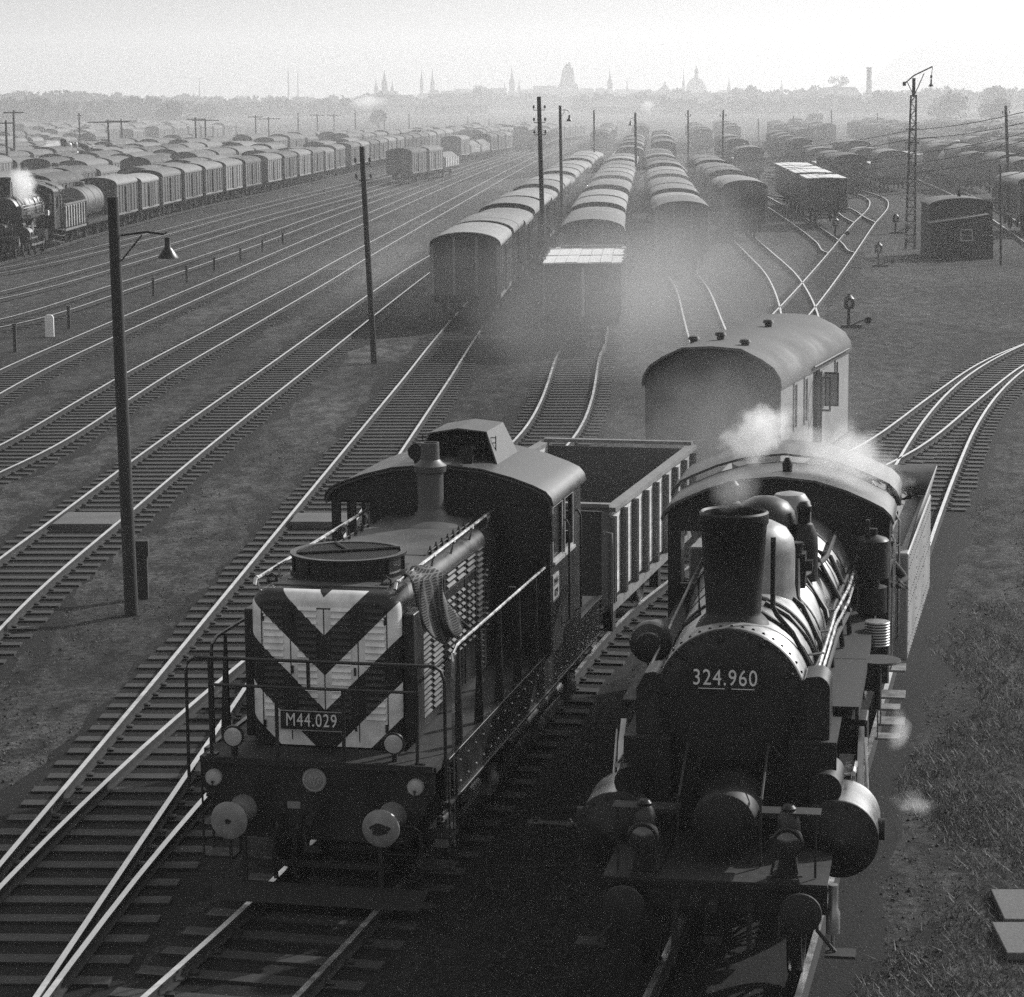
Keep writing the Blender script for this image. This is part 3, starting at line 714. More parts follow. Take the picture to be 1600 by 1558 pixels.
# grab tubes along the bonnet roof
for sx in (1, -1):
    t = MB().tube([(sx*.83, 1.2, 3.5), (sx*.83, 1.25, 3.56), (sx*.83, 6.35, 3.6)], .022, 8)
    for y in (1.3, 2.1, 3.0, 4.0, 5.0, 6.0): t.tube([(sx*.83, y, 3.56), (sx*.80, y, 3.4)], .014, 6); t.lathe([(.03, -.03), (.03, .03)], (sx*.83, y, 3.565), 'y', 8)
    P(t, 'grab_rail', 'steel', hood)
    k = MB()
    for i in range(9): y = 3.6+i*.3; k.lathe([(.022, 0), (.022, .05), (.012, .07), (.008, .1)], (sx*.64, y, 3.48), 'z', 8)
    k.tube([(sx*.64, 3.5, 3.52), (sx*.64, 6.1, 3.52)], .01, 6); P(k, 'catch_row', 'frame', hood)
# cooling fan ring
fr_ = MB().lathe([(.69, 0), (.69, .05), (.655, .06), (.655, .22), (.69, .225), (.69, .25), (.615, .25), (.60, .2), (.6, .0)], (-.03, 2.33, 3.475), 'z', 48, caps=False)
for k in range(12):
    a = k*PI/6; fr_.box(-.03+math.cos(a)*.67-.012, -.03+math.cos(a)*.67+.012, 2.33+math.sin(a)*.67-.012, 2.33+math.sin(a)*.67+.012, 3.5, 3.7)
fan = P(fr_, 'fan_ring', 'dark', hood)
g = MB()
for i in range(39):
    x = -.59+i*.031; l = math.sqrt(max(0, .6**2-x*x)); g.box(-.03+x-.006, -.03+x+.006, 2.33-l, 2.33+l, 3.70, 3.712)
for a in (.5, 2.1, 3.6): g.tube([(-.03, 2.33, 3.725), (-.03+.62*math.cos(a), 2.33+.62*math.sin(a), 3.725)], .02, 6)
P(g, 'fan_grille', 'frame', fan, smooth=False)
bl = MB().lathe([(.15, 0), (.15, .1), (.05, .13)], (-.03, 2.33, 3.52), 'z', 16)
for k in range(6):
    a = k*PI/3; c, s_ = math.cos(a), math.sin(a)
    bl.add([(-.03+c*.12-s_*.1, 2.33+s_*.12+c*.1, 3.52), (-.03+c*.12+s_*.1, 2.33+s_*.12-c*.1, 3.6), (-.03+c*.56+s_*.13, 2.33+s_*.56-c*.13, 3.6), (-.03+c*.56-s_*.13, 2.33+s_*.56+c*.13, 3.54)], [(0, 1, 2, 3), (3, 2, 1, 0)])
P(bl, 'fan_blades', 'roofgrey', fan)
B(-.6, .55, 1.74, 2.95, 3.476, 3.484).build('fan_well', 'black', fan)
e_ = MB()
for x in (-.75, .62):
    e_.lathe([(.07, 0), (.07, .02), (.02, .03)], (x, 1.62, 3.47), 'z', 12); e_.tube([(x-.05, 1.62, 3.49), (x-.05, 1.62, 3.53), (x, 1.62, 3.56), (x+.05, 1.62, 3.53), (x+.05, 1.62, 3.49)], .013, 6)
P(e_, 'lifting_eye', 'frame', hood)
# exhaust chimney
ch = MB().lathe([(.52, 0), (.46, .03), (.3, .06), (.22, .1), (.215, .12), (.175, .17), (.17, .2), (.17, .66), (.205, .68), (.215, .76), (.16, .8), (.125, .84), (.12, 1.06), (.10, 1.06), (.10, .9)], (.03, 5.85, 3.482), 'z', 32)
P(ch, 'exhaust_chimney', 'roofgrey')
# cab
cabz0, eave, cy0, cy1, cw = 1.62, 3.70, 6.45, 8.62, 1.5
def holes_wall(mb, axis, fix, t, u0, u1, z0, z1, holes):
    us = sorted({u0, u1, *[h[0] for h in holes], *[h[1] for h in holes]}); zs = sorted({z0, z1, *[h[2] for h in holes], *[h[3] for h in holes]})
    for a, b in zip(us, us[1:]):
        run = None
        for c, d in list(zip(zs, zs[1:]))+[(None, None)]:
            hole = c is None or any(h[0] <= a+1e-6 and b-1e-6 <= h[1] and h[2] <= c+1e-6 and d-1e-6 <= h[3] for h in holes)
            if not hole: run = (run[0], d) if run else (c, d)
            elif run:
                if axis == 'y': mb.box(a, b, fix, fix+t, run[0], run[1])
                else: mb.box(fix, fix+t, a, b, run[0], run[1])
                run = None
    return mb
cab = empty('cab', (0, 0, 0)); cab.parent = DE
def roof_curve(hw, e, pk, n=16): return [(hw*math.sin(a), e+(pk-e)*(math.cos(a)**1.0)) for a in np.linspace(-PI/2, PI/2, n+1)]
rc = [(-1.56, 3.66), (-1.53, 3.76), (-1.46, 3.84), (-1.3, 3.915), (-1.0, 4.02), (-.6, 4.12), (0, 4.175), (.6, 4.12), (1.0, 4.02), (1.3, 3.915), (1.46, 3.84), (1.53, 3.76), (1.56, 3.66)]
wf = [(-1.38, -.96, 3.0, 3.66), (.97, 1.32, 2.95, 3.66)]
cwm = MB(); holes_wall(cwm, 'y', cy0, .05, -cw, cw, cabz0, eave, wf); holes_wall(cwm, 'y', cy1-.05, .05, -cw, cw, cabz0, eave, [(-1.38, -.85, 2.95, 3.62), (.85, 1.38, 2.95, 3.62)])
for y in (cy0, cy1-.05): cwm.prism([(-cw, eave+.001)]+[(max(-1.499, min(1.499, x*.96)), z-.035) for x, z in rc]+[(cw, eave+.001)], 'y', y+.001, y+.049)
for sx in (-1, 1):
    fix = sx*cw-(.05 if sx > 0 else 0); holes_wall(cwm, 'x', fix, .05, cy0+.051, cy1-.051, cabz0, eave, [(cy0+.12, cy0+.75, 2.9, 3.6), (cy0+.95, cy0+1.5, 2.9, 3.6)])
P(cwm, 'walls', 'dark', cab, smooth=False)
P(MB().box(-cw+.06, cw-.06, cy0+.06, cy1-.06, 1.63, 2.3), 'desk', 'black', cab)
rf = MB().prism(rc+[(x*.985, z-.035) for x, z in reversed(rc)], 'y', cy0-.12, cy1+.14); P(rf, 'roof', 'roofgrey', cab, angle=60)
gu = MB().tube([(x*1.003, cy0-.12, z+.004) for x, z in rc], .018, 6); P(gu, 'roof_edge', 'dark', cab)
gl = MB()
P(MB().box(.972, 1.318, cy0+.02, cy0+.028, 2.952, 3.658), 'window_pane', 'glass', cab)
P(MB().box(cw-.028, cw-.02, cy0+.122, cy0+.748, 2.902, 3.598), 'window_pane', 'glass', cab)
wfm = MB()
for (a, b, c, d) in wf:
    for r_ in ((a-.04, b+.04, c-.04, c), (a-.04, b+.04, d, d+.04), (a-.04, a, c, d), (b, b+.04, c, d)): wfm.box(r_[0], r_[1], cy0-.02, cy0-.001, r_[2], r_[3])
wfm.box(-1.19, -1.16, cy0-.015, cy0+.03, 3.0, 3.66)
P(wfm, 'window_frame', 'black', cab)
sf = MB()
for (a, b) in ((cy0+.12, cy0+.75), (cy0+.95, cy0+1.5)):
    for r_ in ((a-.03, b+.03, 2.87, 2.9), (a-.03, b+.03, 3.6, 3.63), (a-.03, a, 2.9, 3.6), (b, b+.03, 2.9, 3.6)): sf.box(cw+.001, cw+.02, *r_)
sf.box(cw+.001, cw+.05, cy0+.1, cy0+1.55, 2.83, 2.868)
P(sf, 'window_frame', 'lightgrey', cab)
dr_ = MB()
for r_ in ((.90, 1.40, 1.66, 1.69), (.90, 1.40, 3.72, 3.735), (.90, .915, 1.69, 3.72), (1.385, 1.40, 1.69, 3.72)): dr_.box(r_[0], r_[1], cy0-.012, cy0-.001, r_[2], r_[3])
dd_ = P(dr_, 'door_frame', 'black', cab); P(MB().tube([(.95, cy0-.02, 2.55), (.95, cy0-.06, 2.55), (1.05, cy0-.06, 2.55)], .012, 6), 'handle', 'steel', dd_)
mi = MB().prism([(cy0+.05+.12*math.cos(a), 3.35+.2*math.sin(a)) for a in np.linspace(PI/8, 2*PI+PI/8, 9)[:-1]], 'x', cw+.03, cw+.04); P(mi, 'wind_deflector', 'glass', cab)
hr = MB()
for y in (cy0+.85, cy0+1.7): hr.tube([(cw+.01, y, 1.9), (cw+.09, y, 1.95), (cw+.09, y, 3.25), (cw+.05, y, 3.32), (cw+.01, y, 3.32)], .016, 6)
hr.tube([(-1.56, cy0-.1, 2.3), (-1.62, cy0-.1, 2.35), (-1.62, cy0-.1, 3.1), (-1.56, cy0-.1, 3.15)], .016, 6)
P(hr, 'handrail', 'dark', cab)
pl = P(MB().box(cw+.002, cw+.014, cy0+.12, cy0+.52, 2.32, 2.68), 'number_plate', 'lightgrey', cab)
text('M44\n029', 'lettering', .15, pl, (cw+.017, cy0+.32, 2.5), 'black', (PI/2, 0, PI/2), ext=.002)
# ventilator box on the roof
vb = MB(); f0 = [(-.52, 4.1), (-.28, 4.52), (.52, 4.54), (.68, 4.1)]
rb0 = [(-.52, 7.0, 4.1), (-.3, 7.12, 4.50), (.5, 7.12, 4.53), (.68, 7.0, 4.08)]; rb1 = [(-.52, 8.3, 4.1), (-.3, 8.15, 4.50), (.5, 8.15, 4.53), (.68, 8.3, 4.08)]
vs = rb0+rb1+[(.1, 7.12, 4.57), (.1, 8.15, 4.57)]
vb.add(vs, [(0, 4, 5, 1), (1, 5, 9, 8), (8, 9, 6, 2), (2, 6, 7, 3), (4, 7, 6, 9, 5)])
vo = P(vb, 'roof_ventilator', 'roofgrey', cab, smooth=False); m_ = vo.modifiers.new('thick', 'SOLIDIFY'); m_.thickness = .02
gr = MB()
for i in range(13): x = -.42+i*.085; gr.box(x, x+.012, 7.2, 7.215, 4.12, 4.46)
for i in range(5): gr.box(-.42, .6, 7.198, 7.213, 4.15+i*.07, 4.162+i*.07)
P(gr, 'ventilator_grille', 'frame', vo)
for x in (-.36, .32):
    h_ = MB().lathe([(.105, 0), (.11, -.01), (.1, .02), (.06, .09), (.035, .2), (.03, .38), (.05, .4), (.05, .46), (.0, .47)], (x, 6.62, 4.30), 'y', 20).box(x-.06, x+.06, 6.75, 6.95, 4.12, 4.24)
    P(h_, 'horn', 'dark', cab)
# platform, side sills, headstock
pf = MB().box(-1.38, 1.38, .58, 10.6, 1.56, 1.62); P(pf, 'footplate', 'roofgrey' if 0 else 'plate')
ss = MB()
for sx in (-1, 1):
    a, b = sorted((sx*1.385, sx*1.45)); ss.box(a, b, .9, 10.6, 1.58, 1.64); a, b = sorted((sx*1.385, sx*1.41)); ss.box(a, b, .9, 10.6, 1.1, 1.578); a, b = sorted((sx*1.385, sx*1.44)); ss.box(a, b, .9, 10.6, 1.06, 1.098)
P(ss, 'side_sill', 'dark', bevel=.006)
rv = MB()
for i in range(24):
    y = 1.2+i*.4
    for z in (1.2, 1.45): rv.lathe([(.016, 0), (.012, .012), (.0, .016)], (1.41, y, z), 'x', 6)
P(rv, 'bolts', 'steel')
P(MB().box(-1.15, 1.15, .9, 10.4, .7, 1.55), 'main_frame', 'frame')
hsx = MB().prism([(-1.35, 1.58), (-1.35, 1.3), (-1.15, .95), (-1.05, .72), (1.05, .72), (1.15, .95), (1.35, 1.3), (1.35, 1.58)], 'y', .56, .64); P(hsx, 'headstock', 'dark', bevel=.008)
P(MB().box(-1.36, 1.36, .5, 1.1, 1.625, 1.65).box(-1.36, 1.36, .49, .52, 1.58, 1.624), 'front_step', 'plate')
for sx in (-1, 1):
    bm_ = MB().lathe([(.01, 0), (.15, .008), (.21, .03), (.215, .05), (.2, .06), (.08, .09), (.075, .3), (.12, .3), (.12, .36), (.16, .56)], (sx*.875, .0, 1.05), 'y', 32)
    bo = P(bm_, 'buffer', 'disc')
    gp = MB().prism([(sx*.875+.06*math.cos(a)*(1.8 if sx > 0 else .6)*(1+.2*math.sin(5*a)), 1.05+.055*(1.2 if sx > 0 else .5)*math.sin(a)*(1+.15*math.cos(3*a))) for a in np.linspace(0, 2*PI, 25)[:-1]], 'y', -.003, .02); P(gp, 'grease_patch', 'black', bo)
    P(buffer_mb(sx*.875, 11.24, 1), 'buffer', 'frame')
for x in (-1.0, .88):
    hl = MB().lathe([(.125, .0), (.13, .02), (.12, .05), (.09, .12), (.05, .16), (0, .17)], (x, .62, 1.86), 'y', 24).box(x-.03, x+.03, .64, .7, 1.65, 1.76)
    ho = P(hl, 'headlight', 'dark'); P(MB().lathe([(0, -.012), (.05, -.01), (.105, .0), (.105, .01)], (x, .612, 1.86), 'y', 24), 'lens', 'lens', ho)
for x in (-1.21, 1.15):
    ml = P(MB().lathe([(.088, 0), (.095, .01), (.095, .06), (.06, .1)], (x, .5, 1.40), 'y', 20), 'marker_lamp', 'lightgrey'); P(MB().lathe([(.0, -.012), (.08, .0)], (x, .498, 1.40), 'y', 20), 'lens', 'lens', ml)
    P(MB().lathe([(.018, 0), (.01, .02)], (x, .47, 1.36), 'y', 8).tube([(x, .475, 1.36), (x, .475, 1.31)], .008, 6), 'lamp_clip', 'black', ml)
em = P(MB().lathe([(0, -.006), (.135, -.004), (.14, 0), (.14, .02)], (-.03, .545, 1.42), 'y', 32), 'maker_badge', 'wagonrib')
rg = MB().lathe([(.112, -.008), (.124, -.008), (.124, -.002), (.112, -.002)], (-.03, .543, 1.42), 'y', 32, caps=False)
for s_ in (-1, 1): rg.prism([(-.03, 1.455), (-.03+s_*.035, 1.475), (-.03+s_*.075, 1.475), (-.03+s_*.04, 1.455), (-.03+s_*.012, 1.437)], 'y', .532, .538)
P(rg, 'badge_relief', 'lightgrey', em); text('MÁVAG', 'lettering', .075, em, (-.03, .532, 1.395), 'lightgrey', sx=.9, ext=.003); text('BUDAPEST', 'lettering', .022, em, (-.03, .532, 1.35), 'lightgrey', ext=.002)
np_ = P(MB().box(-.56, .17, 1.03, 1.045, 1.87, 2.09), 'number_plate', 'black'); np_.location = (-.0, 0, 0)
text('M44.029', 'lettering', .215, np_, (-.195, 1.022, 1.98), 'white', sx=.74)
P(MB().box(-.565, .175, 1.024, 1.03, 2.085, 2.095).box(-.565, .175, 1.024, 1.03, 1.862, 1.871).box(-.565, -.558, 1.024, 1.03, 1.871, 2.085).box(.168, .175, 1.024, 1.03, 1.871, 2.085), 'plate_rim', 'lightgrey', np_)
P(MB().box(-.5, -.46, 1.045, 1.15, 1.95, 2.0).box(.06, .1, 1.045, 1.15, 1.95, 2.0), 'bracket', 'black', np_)
tp = P(MB().box(-.35, -.2, .543, .555, 1.08, 1.16), 'maker_plate', 'disc'); 
# handrails
T_ = lambda pts, r=.018, n=8: MB().tube(pts, r, n)
fr2 = T_([(-1.53, .6, 1.25), (-1.53, .6, 2.62), (-1.5, .6, 2.72), (-1.42, .6, 2.77), (1.36, .6, 2.77), (1.44, .6, 2.72), (1.48, .6, 2.6), (1.48, .6, 1.42), (1.38, .6, 1.3)], .02)
fr2.tube([(-1.26, .6, 2.46), (1.18, .6, 2.46)], .018, 8)
for x, z0, z1 in ((-1.25, 1.65, 2.77), (-.47, 1.65, 2.46), (.31, 1.65, 2.46), (-.09, 2.46, 2.77), (1.16, 1.65, 2.77)): fr2.box(x-.018, x+.018, .585, .615, z0, z1)
fr2.box(-1.3, -1.18, .55, .65, 1.65, 1.67).box(1.14, 1.26, .55, .65, 1.65, 1.67)
P(fr2, 'front_handrail', 'dark')
for sx in (-1, 1):
    hr = MB().tube([(sx*1.43, 1.2, .55), (sx*1.43, 1.2, 2.7), (sx*1.43, 1.22, 2.78), (sx*1.43, 1.4, 2.84), (sx*1.43, 6.4, 2.82), (sx*1.43, 6.55, 2.86)], .02, 8)
    ho = P(hr, 'side_handrail', 'steel' if sx > 0 else 'dark')
    for y in (1.62, 2.7, 3.8, 4.9, 5.95):
        a = sx*1.40
        st = MB().add([(a-.012, y-.02, 2.83), (a+.012, y-.02, 2.83), (a+.012, y+.02, 2.83), (a-.012, y+.02, 2.83), (a-.075, y-.03, 1.62), (a+.035, y-.03, 1.62), (a+.035, y+.03, 1.62), (a-.075, y+.03, 1.62)],
                      [(0, 1, 2, 3), (7, 6, 5, 4), (0, 4, 5, 1), (1, 5, 6, 2), (2, 6, 7, 3), (3, 7, 4, 0)])
        P(st, 'stanchion', 'dark', ho, smooth=False)
    stp = MB()
    for z in (.35, .72, 1.12): a, b = sorted((sx*1.1, sx*1.48)); stp.box(a, b, .85, 1.18, z, z+.03)
    for y in (.84, 1.19): a, b = sorted((sx*1.12, sx*1.15)); stp.box(a, b, y-.01, y+.01, .35, 1.56); a, b = sorted((sx*1.45, sx*1.47)); stp.box(a, b, y-.01, y+.01, .35, 1.56)
    P(stp, 'steps', 'plate')
# coupling, hoses, plough
for x in (-.42, -.18):
    P(T_([(x, .52, .98), (x, .42, .98), (x-.02, .38, .9), (x-.05, .38, .5), (x-.04, .42, .3)], .03).lathe([(.05, 0), (.05, .06)], (x, .42, .96), 'z', 10), 'brake_hose', 'dark')
hk = MB().box(-.04, .04, .2, .56, 1.0, 1.08).tube([(-.06, .25, 1.04), (-.08, .3, .75), (-.05, .3, .7), (.05, .3, .7), (.08, .3, .75), (.06, .25, 1.04)], .018, 8).box(-.09, .09, .27, .33, .66, .73).tube([(0, .3, .7), (0, .32, .45), (.05, .32, .3)], .012, 6)
P(hk, 'screw_coupling', 'plate')
P(MB().add([(-1.2, .35, .02), (1.2, .35, .02), (1.28, .55, .2), (-1.28, .55, .2), (-1.2, .37, .02), (1.2, .37, .02), (1.28, .57, .2), (-1.28, .57, .2)], [(0, 1, 2, 3), (7, 6, 5, 4), (0, 4, 5, 1), (2, 6, 7, 3), (0, 3, 7, 4), (1, 5, 6, 2)]).box(-.9, .75, .5, .54, .42, .48).box(-.9, -.85, .54, .58, .2, .7).box(.7, .75, .54, .58, .2, .7), 'rail_guard', 'plate')
P(T_([(.85, .5, .95), (1.12, .5, .95), (1.2, .5, .9), (1.2, .5, .66), (1.15, .5, .62), (.8, .5, .62)], .012, 6), 'shunter_grip', 'dark')
# bogies
for cy in (3.0, 8.2):
    bg_ = empty('bogie', (0, cy, 0)); bg_.parent = DE
    for sx in (-1, 1):
        a, b = sorted((sx*.98, sx*1.08)); f_ = MB().prism([(-1.75, .8), (-1.6, .95), (1.6, .95), (1.75, .8), (1.75, .62), (.5, .55), (-.5, .55), (-1.75, .62)], 'x', a, b)
        P(f_, 'side_frame', 'frame', bg_)
        for dy in (-1.15, 1.15):
            a, b = sorted((sx*1.08, sx*1.22)); P(MB().box(a, b, dy-.16, dy+.16, .36, .7).lathe([(.11, 0), (.09, sx*.05), (0, sx*.06)], (sx*1.22, dy, .53), 'x', 16), 'axlebox', 'disc', bg_)
            sp = MB()
            for q in (-.28, .28):
                pts = [(sx*1.15+.06*math.cos(t), dy+q+.06*math.sin(t), .55+.28*t/(2*PI*5)) for t in np.linspace(0, 2*PI*5, 50)]; sp.tube(pts, .014, 5)
            P(sp, 'spring', 'frame', bg_)
        P(MB().lathe([(.1, -.22), (.1, .22)], (sx*1.18, 0, .72), 'y', 16), 'brake_cylinder', 'jacket', bg_)
    for dy in (-1.15, 1.15): P(wheelset(dy, .5), 'wheelset', 'frame', bg_)
cl_ = MB().tube([(1.3, 4.2, .95), (1.3, 7.2, .95)], .14, 16); P(cl_, 'air_reservoir', 'dark')

# the quilted cloth hung over the bonnet rail
clr = MB(); NU, NV = 22, 40; vs = []
for j in range(NV+1):
    v = j/NV
    for i in range(NU+1):
        u = i/NU
        if v < .12: q = v/.12; x = .70+.22*q+.22*u*q; y = 1.75-.35*q+.55*u; z = 3.56+.05*math.sin(q*PI)+.02*math.sin(u*9)
        else:
            q = (v-.12)/.88; x = .92+.22*u+.12*q*q+.012*math.sin(u*9+q*3); y = 1.40+.55*u+.9*q*q+.05*math.sin(q*7+u*9); z = 3.56-q*(.92-.12*u)-.02*math.sin(u*15)*q
        vs.append((x, y, z))
fs = [(j*(NU+1)+i, j*(NU+1)+i+1, (j+1)*(NU+1)+i+1, (j+1)*(NU+1)+i) for j in range(NV) for i in range(NU)]
clr.add(vs, fs); co = clr.build('hanging_cloth', 'cloth', None, angle=180); co.location = DE.location; co.rotation_euler = DE.rotation_euler
sm_ = co.modifiers.new('thick', 'SOLIDIFY'); sm_.thickness = .015
tag(co, 'dark quilted cloth hung over the bonnet rail of the chevron-striped diesel engine', 'cloth')

# ------------------------------------------------------------------ steam engine (same local axes)
s0 = W(1111, 1424, 1.25)
def steam_engine():
    SE = empty('steam_locomotive')
    def Q(mb, name, m, parent=None, **k): return mb.build(name, m, parent or SE, **k)
    BZ = 2.66
    # boiler and smokebox
    Q(MB().lathe([(.0, 1.985), (.30, 1.985), (.6, 2.0), (.70, 2.02), (.72, 2.04), (.79, 2.05), (.80, 2.07), (.80, 2.09)], (0, 0, BZ), 'y', 64, caps=False), 'smokebox_door', 'smokebox')
    Q(MB().lathe([(.80, 2.09), (.805, 2.1), (.805, 3.75)], (0, 0, BZ), 'y', 64, caps=False), 'smokebox', 'cover')
    rv = MB()
    for k in range(44):
        a = 2*PI*k/44; rv.lathe([(.018, 0), (.016, -.02), (0, -.025)], (.76*math.cos(a), 2.047, BZ+.76*math.sin(a)), 'y', 6)
        rv.lathe([(.02, 0), (.014, .014)], (.805*math.cos(a), 2.16, BZ+.805*math.sin(a)), 'y', 6)
    Q(rv, 'rivets', 'smokebox')
    for k in range(10):
        a = R(18+36*k+9); c, s_ = math.cos(a), math.sin(a); q = MB().tube([(.66*c, 2.0, BZ+.66*s_), (.80*c, 2.0, BZ+.80*s_)], .022, 6); q.lathe([(.03, -.05), (.03, .03)], (.73*c, 2.0, BZ+.73*s_), 'y', 8); Q(q, 'door_clamp', 'smokebox')
    Q(MB().lathe([(.82, 3.75), (.84, 6.3), (.93, 6.5), (.98, 8.98)], (0, 0, BZ), 'y', 64, caps=False), 'boiler', 'cover')
    bd = MB()
    for y, r_ in ((3.80, .825), (4.7, .83), (5.6, .837), (6.48, .935), (7.3, .95), (8.1, .965)): bd.lathe([(r_, y-.04), (r_+.008, y-.035), (r_+.008, y+.035), (r_, y+.04)], (0, 0, BZ), 'y', 64, caps=False)
    Q(bd, 'boiler_band', 'dark')
    np2 = Q(MB().box(-.41, .31, 1.955, 1.975, 2.83, 3.06), 'number_plate', 'smokebox'); 
    text('324.960', 'lettering', .24, np2, (-.05, 1.951, 2.95), 'white', sx=.80)
    Q(MB().box(-.33, -.05, 1.95, 1.956, 2.835, 2.842).box(.02, .26, 1.95, 1.956, 2.835, 2.842), 'plate_rim', 'white', np2)
    # chimney
    Q(MB().lathe([(.42, -.12), (.36, .0), (.30, .06), (.295, .1), (.352, 1.02), (.372, 1.06), (.372, 1.16), (.35, 1.18), (.325, 1.16), (.30, .6), (.26, .2)], (-.03, 2.72, 3.43), 'z', 40), 'chimney', 'smokebox')
    Q(MB().tube([(.40, 2.6, 4.35), (.40, 2.6, 3.6), (.44, 2.65, 3.5), (.60, 2.72, 3.3), (.80, 2.8, 2.9), (.86, 2.85, 2.75)], .028, 8), 'chimney_pipe', 'smokebox')
    Q(MB().tube([(-.40, 2.6, 3.9), (-.38, 2.6, 3.5), (-.55, 2.5, 3.38)], .02, 8), 'chimney_pipe', 'smokebox')
    # domes
    Q(MB().lathe([(.56, -.2), (.5, 0), (.48, .15), (.48, .55), (.46, .68), (.38, .80), (.22, .88), (0, .91)], (.03, 4.55, 3.32), 'z', 40), 'feedwater_dome', 'cover')
    Q(MB().lathe([(.44, -.2), (.38, 0), (.37, .1), (.37, .58), (.35, .68), (.27, .79), (.14, .85), (0, .87)], (.05, 6.1, 3.38), 'z', 36), 'steam_dome', 'dark')
    Q(MB().lathe([(.33, -.2), (.27, .0), (.26, .5), (.25, .6), (.18, .70), (0, .74)], (.28, 7.1, 3.42), 'z', 32), 'sand_dome', 'cover')
    for x, y, z in ((-.42, 6.9, 3.35), (.52, 6.0, 3.25)):
        Q(MB().lathe([(.17, 0), (.17, .4), (.16, .55), (.11, .68), (.075, .7), (.075, .82), (.09, .84), (.09, .9), (.05, .95)], (x, y, z), 'z', 20), 'safety_valve', 'smokebox')
    vm = MB().box(.36, .6, 4.95, 5.2, 3.35, 3.75).lathe([(.09, 0), (.09, .12)], (.48, 5.07, 3.75), 'z', 12).lathe([(.07, -.2), (.07, .2)], (.48, 5.07, 3.6), 'x', 12)
    for a in (0, 1, 2, 3): vm.tube([(.48, 5.07, 3.82), (.48+.1*math.cos(a*PI/2), 5.07+.1*math.sin(a*PI/2), 3.84)], .015, 6)
    Q(vm, 'valve', 'smokebox')
    Q(MB().tube([(.50, 4.9, 3.7), (.52, 4.7, 3.3), (.58, 4.6, 3.2), (.78, 4.3, 2.95), (.84, 4.2, 2.75), (.86, 4.1, 2.3)], .045, 10), 'feed_pipe', 'smokebox')
    pipes = [[(.30, 5.9, 3.45), (.55, 5.8, 3.3), (.82, 5.4, 3.0), (.9, 5.2, 2.7), (.92, 5.1, 2.3)], [(.2, 6.6, 3.5), (.66, 6.5, 3.42), (.92, 6.3, 3.0), (.98, 6.2, 2.4)],
             [(.35, 7.4, 3.45), (.78, 7.2, 3.32), (1.0, 7.0, 2.9), (1.03, 7.0, 2.4)], [(.45, 5.0, 3.42), (.62, 6.0, 3.36), (.74, 7.0, 3.36), (.78, 8.8, 3.4)], [(.80, 3.2, 2.75), (.87, 3.9, 2.85), (.89, 6, 2.95), (1.03, 8.8, 3.05)], [(.84, 3.0, 2.3), (.9, 3.4, 2.6), (.93, 5.8, 2.62), (1.02, 7.2, 2.66)], [(.3, 4.6, 3.44), (.62, 4.3, 3.26), (.84, 4.0, 2.9), (.9, 3.9, 2.5)]]
    for p in pipes: Q(MB().tube(p, .032, 8), 'sand_pipe', 'smokebox')
    for z, r_ in ((2.95, .02), (2.78, .02)):
        hr = MB().tube([(.86, 2.3, z-.1), (.89, 2.5, z), (.93, 5.5, z+.02), (1.02, 6.8, z+.06), (1.06, 8.9, z+.1)], r_, 8)
        for y in (3.2, 4.4, 5.6): hr.tube([(.72, y, z), (.92, y, z+.03)], .014, 6)
        Q(hr, 'boiler_handrail', 'steel')
    Q(MB().tube([(-.86, 2.3, 2.85), (-.89, 2.5, 2.95), (-.93, 8.9, 3.05)], .02, 8), 'boiler_handrail', 'dark')
    for i, (y0, y1, y2) in enumerate(((2.95, 2.7, 3.1), (3.5, 3.3, 3.65))):
        Q(MB().tube([(.25, y0, 3.46), (.5, y1+.2, 3.32), (.7, y1+.2, 3.08), (.82, y2, 2.8), (.9, y2, 2.7)], .03, 8), 'oil_pipe', 'smokebox')
    # saddle, running boards
    Q(MB().prism([(-.62, 1.25), (.62, 1.25), (.66, 1.5), (.8, 2.22), (-.8, 2.22), (-.66, 1.5)], 'y', 2.15, 3.5), 'smokebox_saddle', 'frame')
    for sx in (-1, 1):
        a, b = sorted((sx*.62, sx*1.12)); rb = MB().box(a, b, 1.95, 3.1, 2.27, 2.30); a, b = sorted((sx*.78, sx*1.30)); rb.box(a, b, 3.2, 5.6, 2.36, 2.39).box(a, b, 5.62, 8.95, 2.36, 2.39)
        a, b = sorted((sx*1.26, sx*1.30)); rb.box(a, b, 3.2, 8.95, 2.24, 2.358)
        Q(rb, 'running_board', 'plate')
        a, b = sorted((sx*.95, sx*1.12)); Q(MB().box(min(sx*.62, sx*1.12), max(sx*.62, sx*1.12), 1.96, 1.99, 1.3, 2.268), 'apron_plate', 'frame')
        # oil/air box with rounded top
        x0, x1 = (.68, 1.04) if sx > 0 else (-1.0, -.70)
        pr = [(x0, 2.301)]+[(x0, 2.8)]+[(x0+(x1-x0)*.3, 2.96)]+arc(x1-.14, 2.84, .14, 80, 0, 6)+[(x1, 2.301)]
        Q(MB().prism(pr, 'y', 2.05, 2.62), 'tool_box', 'jacket' if 0 else 'dark', bevel=.01)
        # cylinders
        CX = sx*1.17
        cy = Q(MB().lathe([(.40, 1.62), (.40, 2.5)], (CX, 0, 1.36), 'y', 40, caps=True), 'cylinder', 'jacket')
        Q(MB().lathe([(.0, 1.38), (.05, 1.38), (.07, 1.45), (.16, 1.48), (.27, 1.53), (.36, 1.585), (.39, 1.59), (.41, 1.6), (.41, 1.64)], (CX, 0, 1.36), 'y', 40, caps=False), 'cylinder_cover', 'smokebox', cy)
        bb = MB()
        for k in range(14): a = 2*PI*k/14; bb.lathe([(.018, 0), (.018, -.03)], (CX+.355*math.cos(a), 1.6, 1.36+.355*math.sin(a)), 'y', 6)
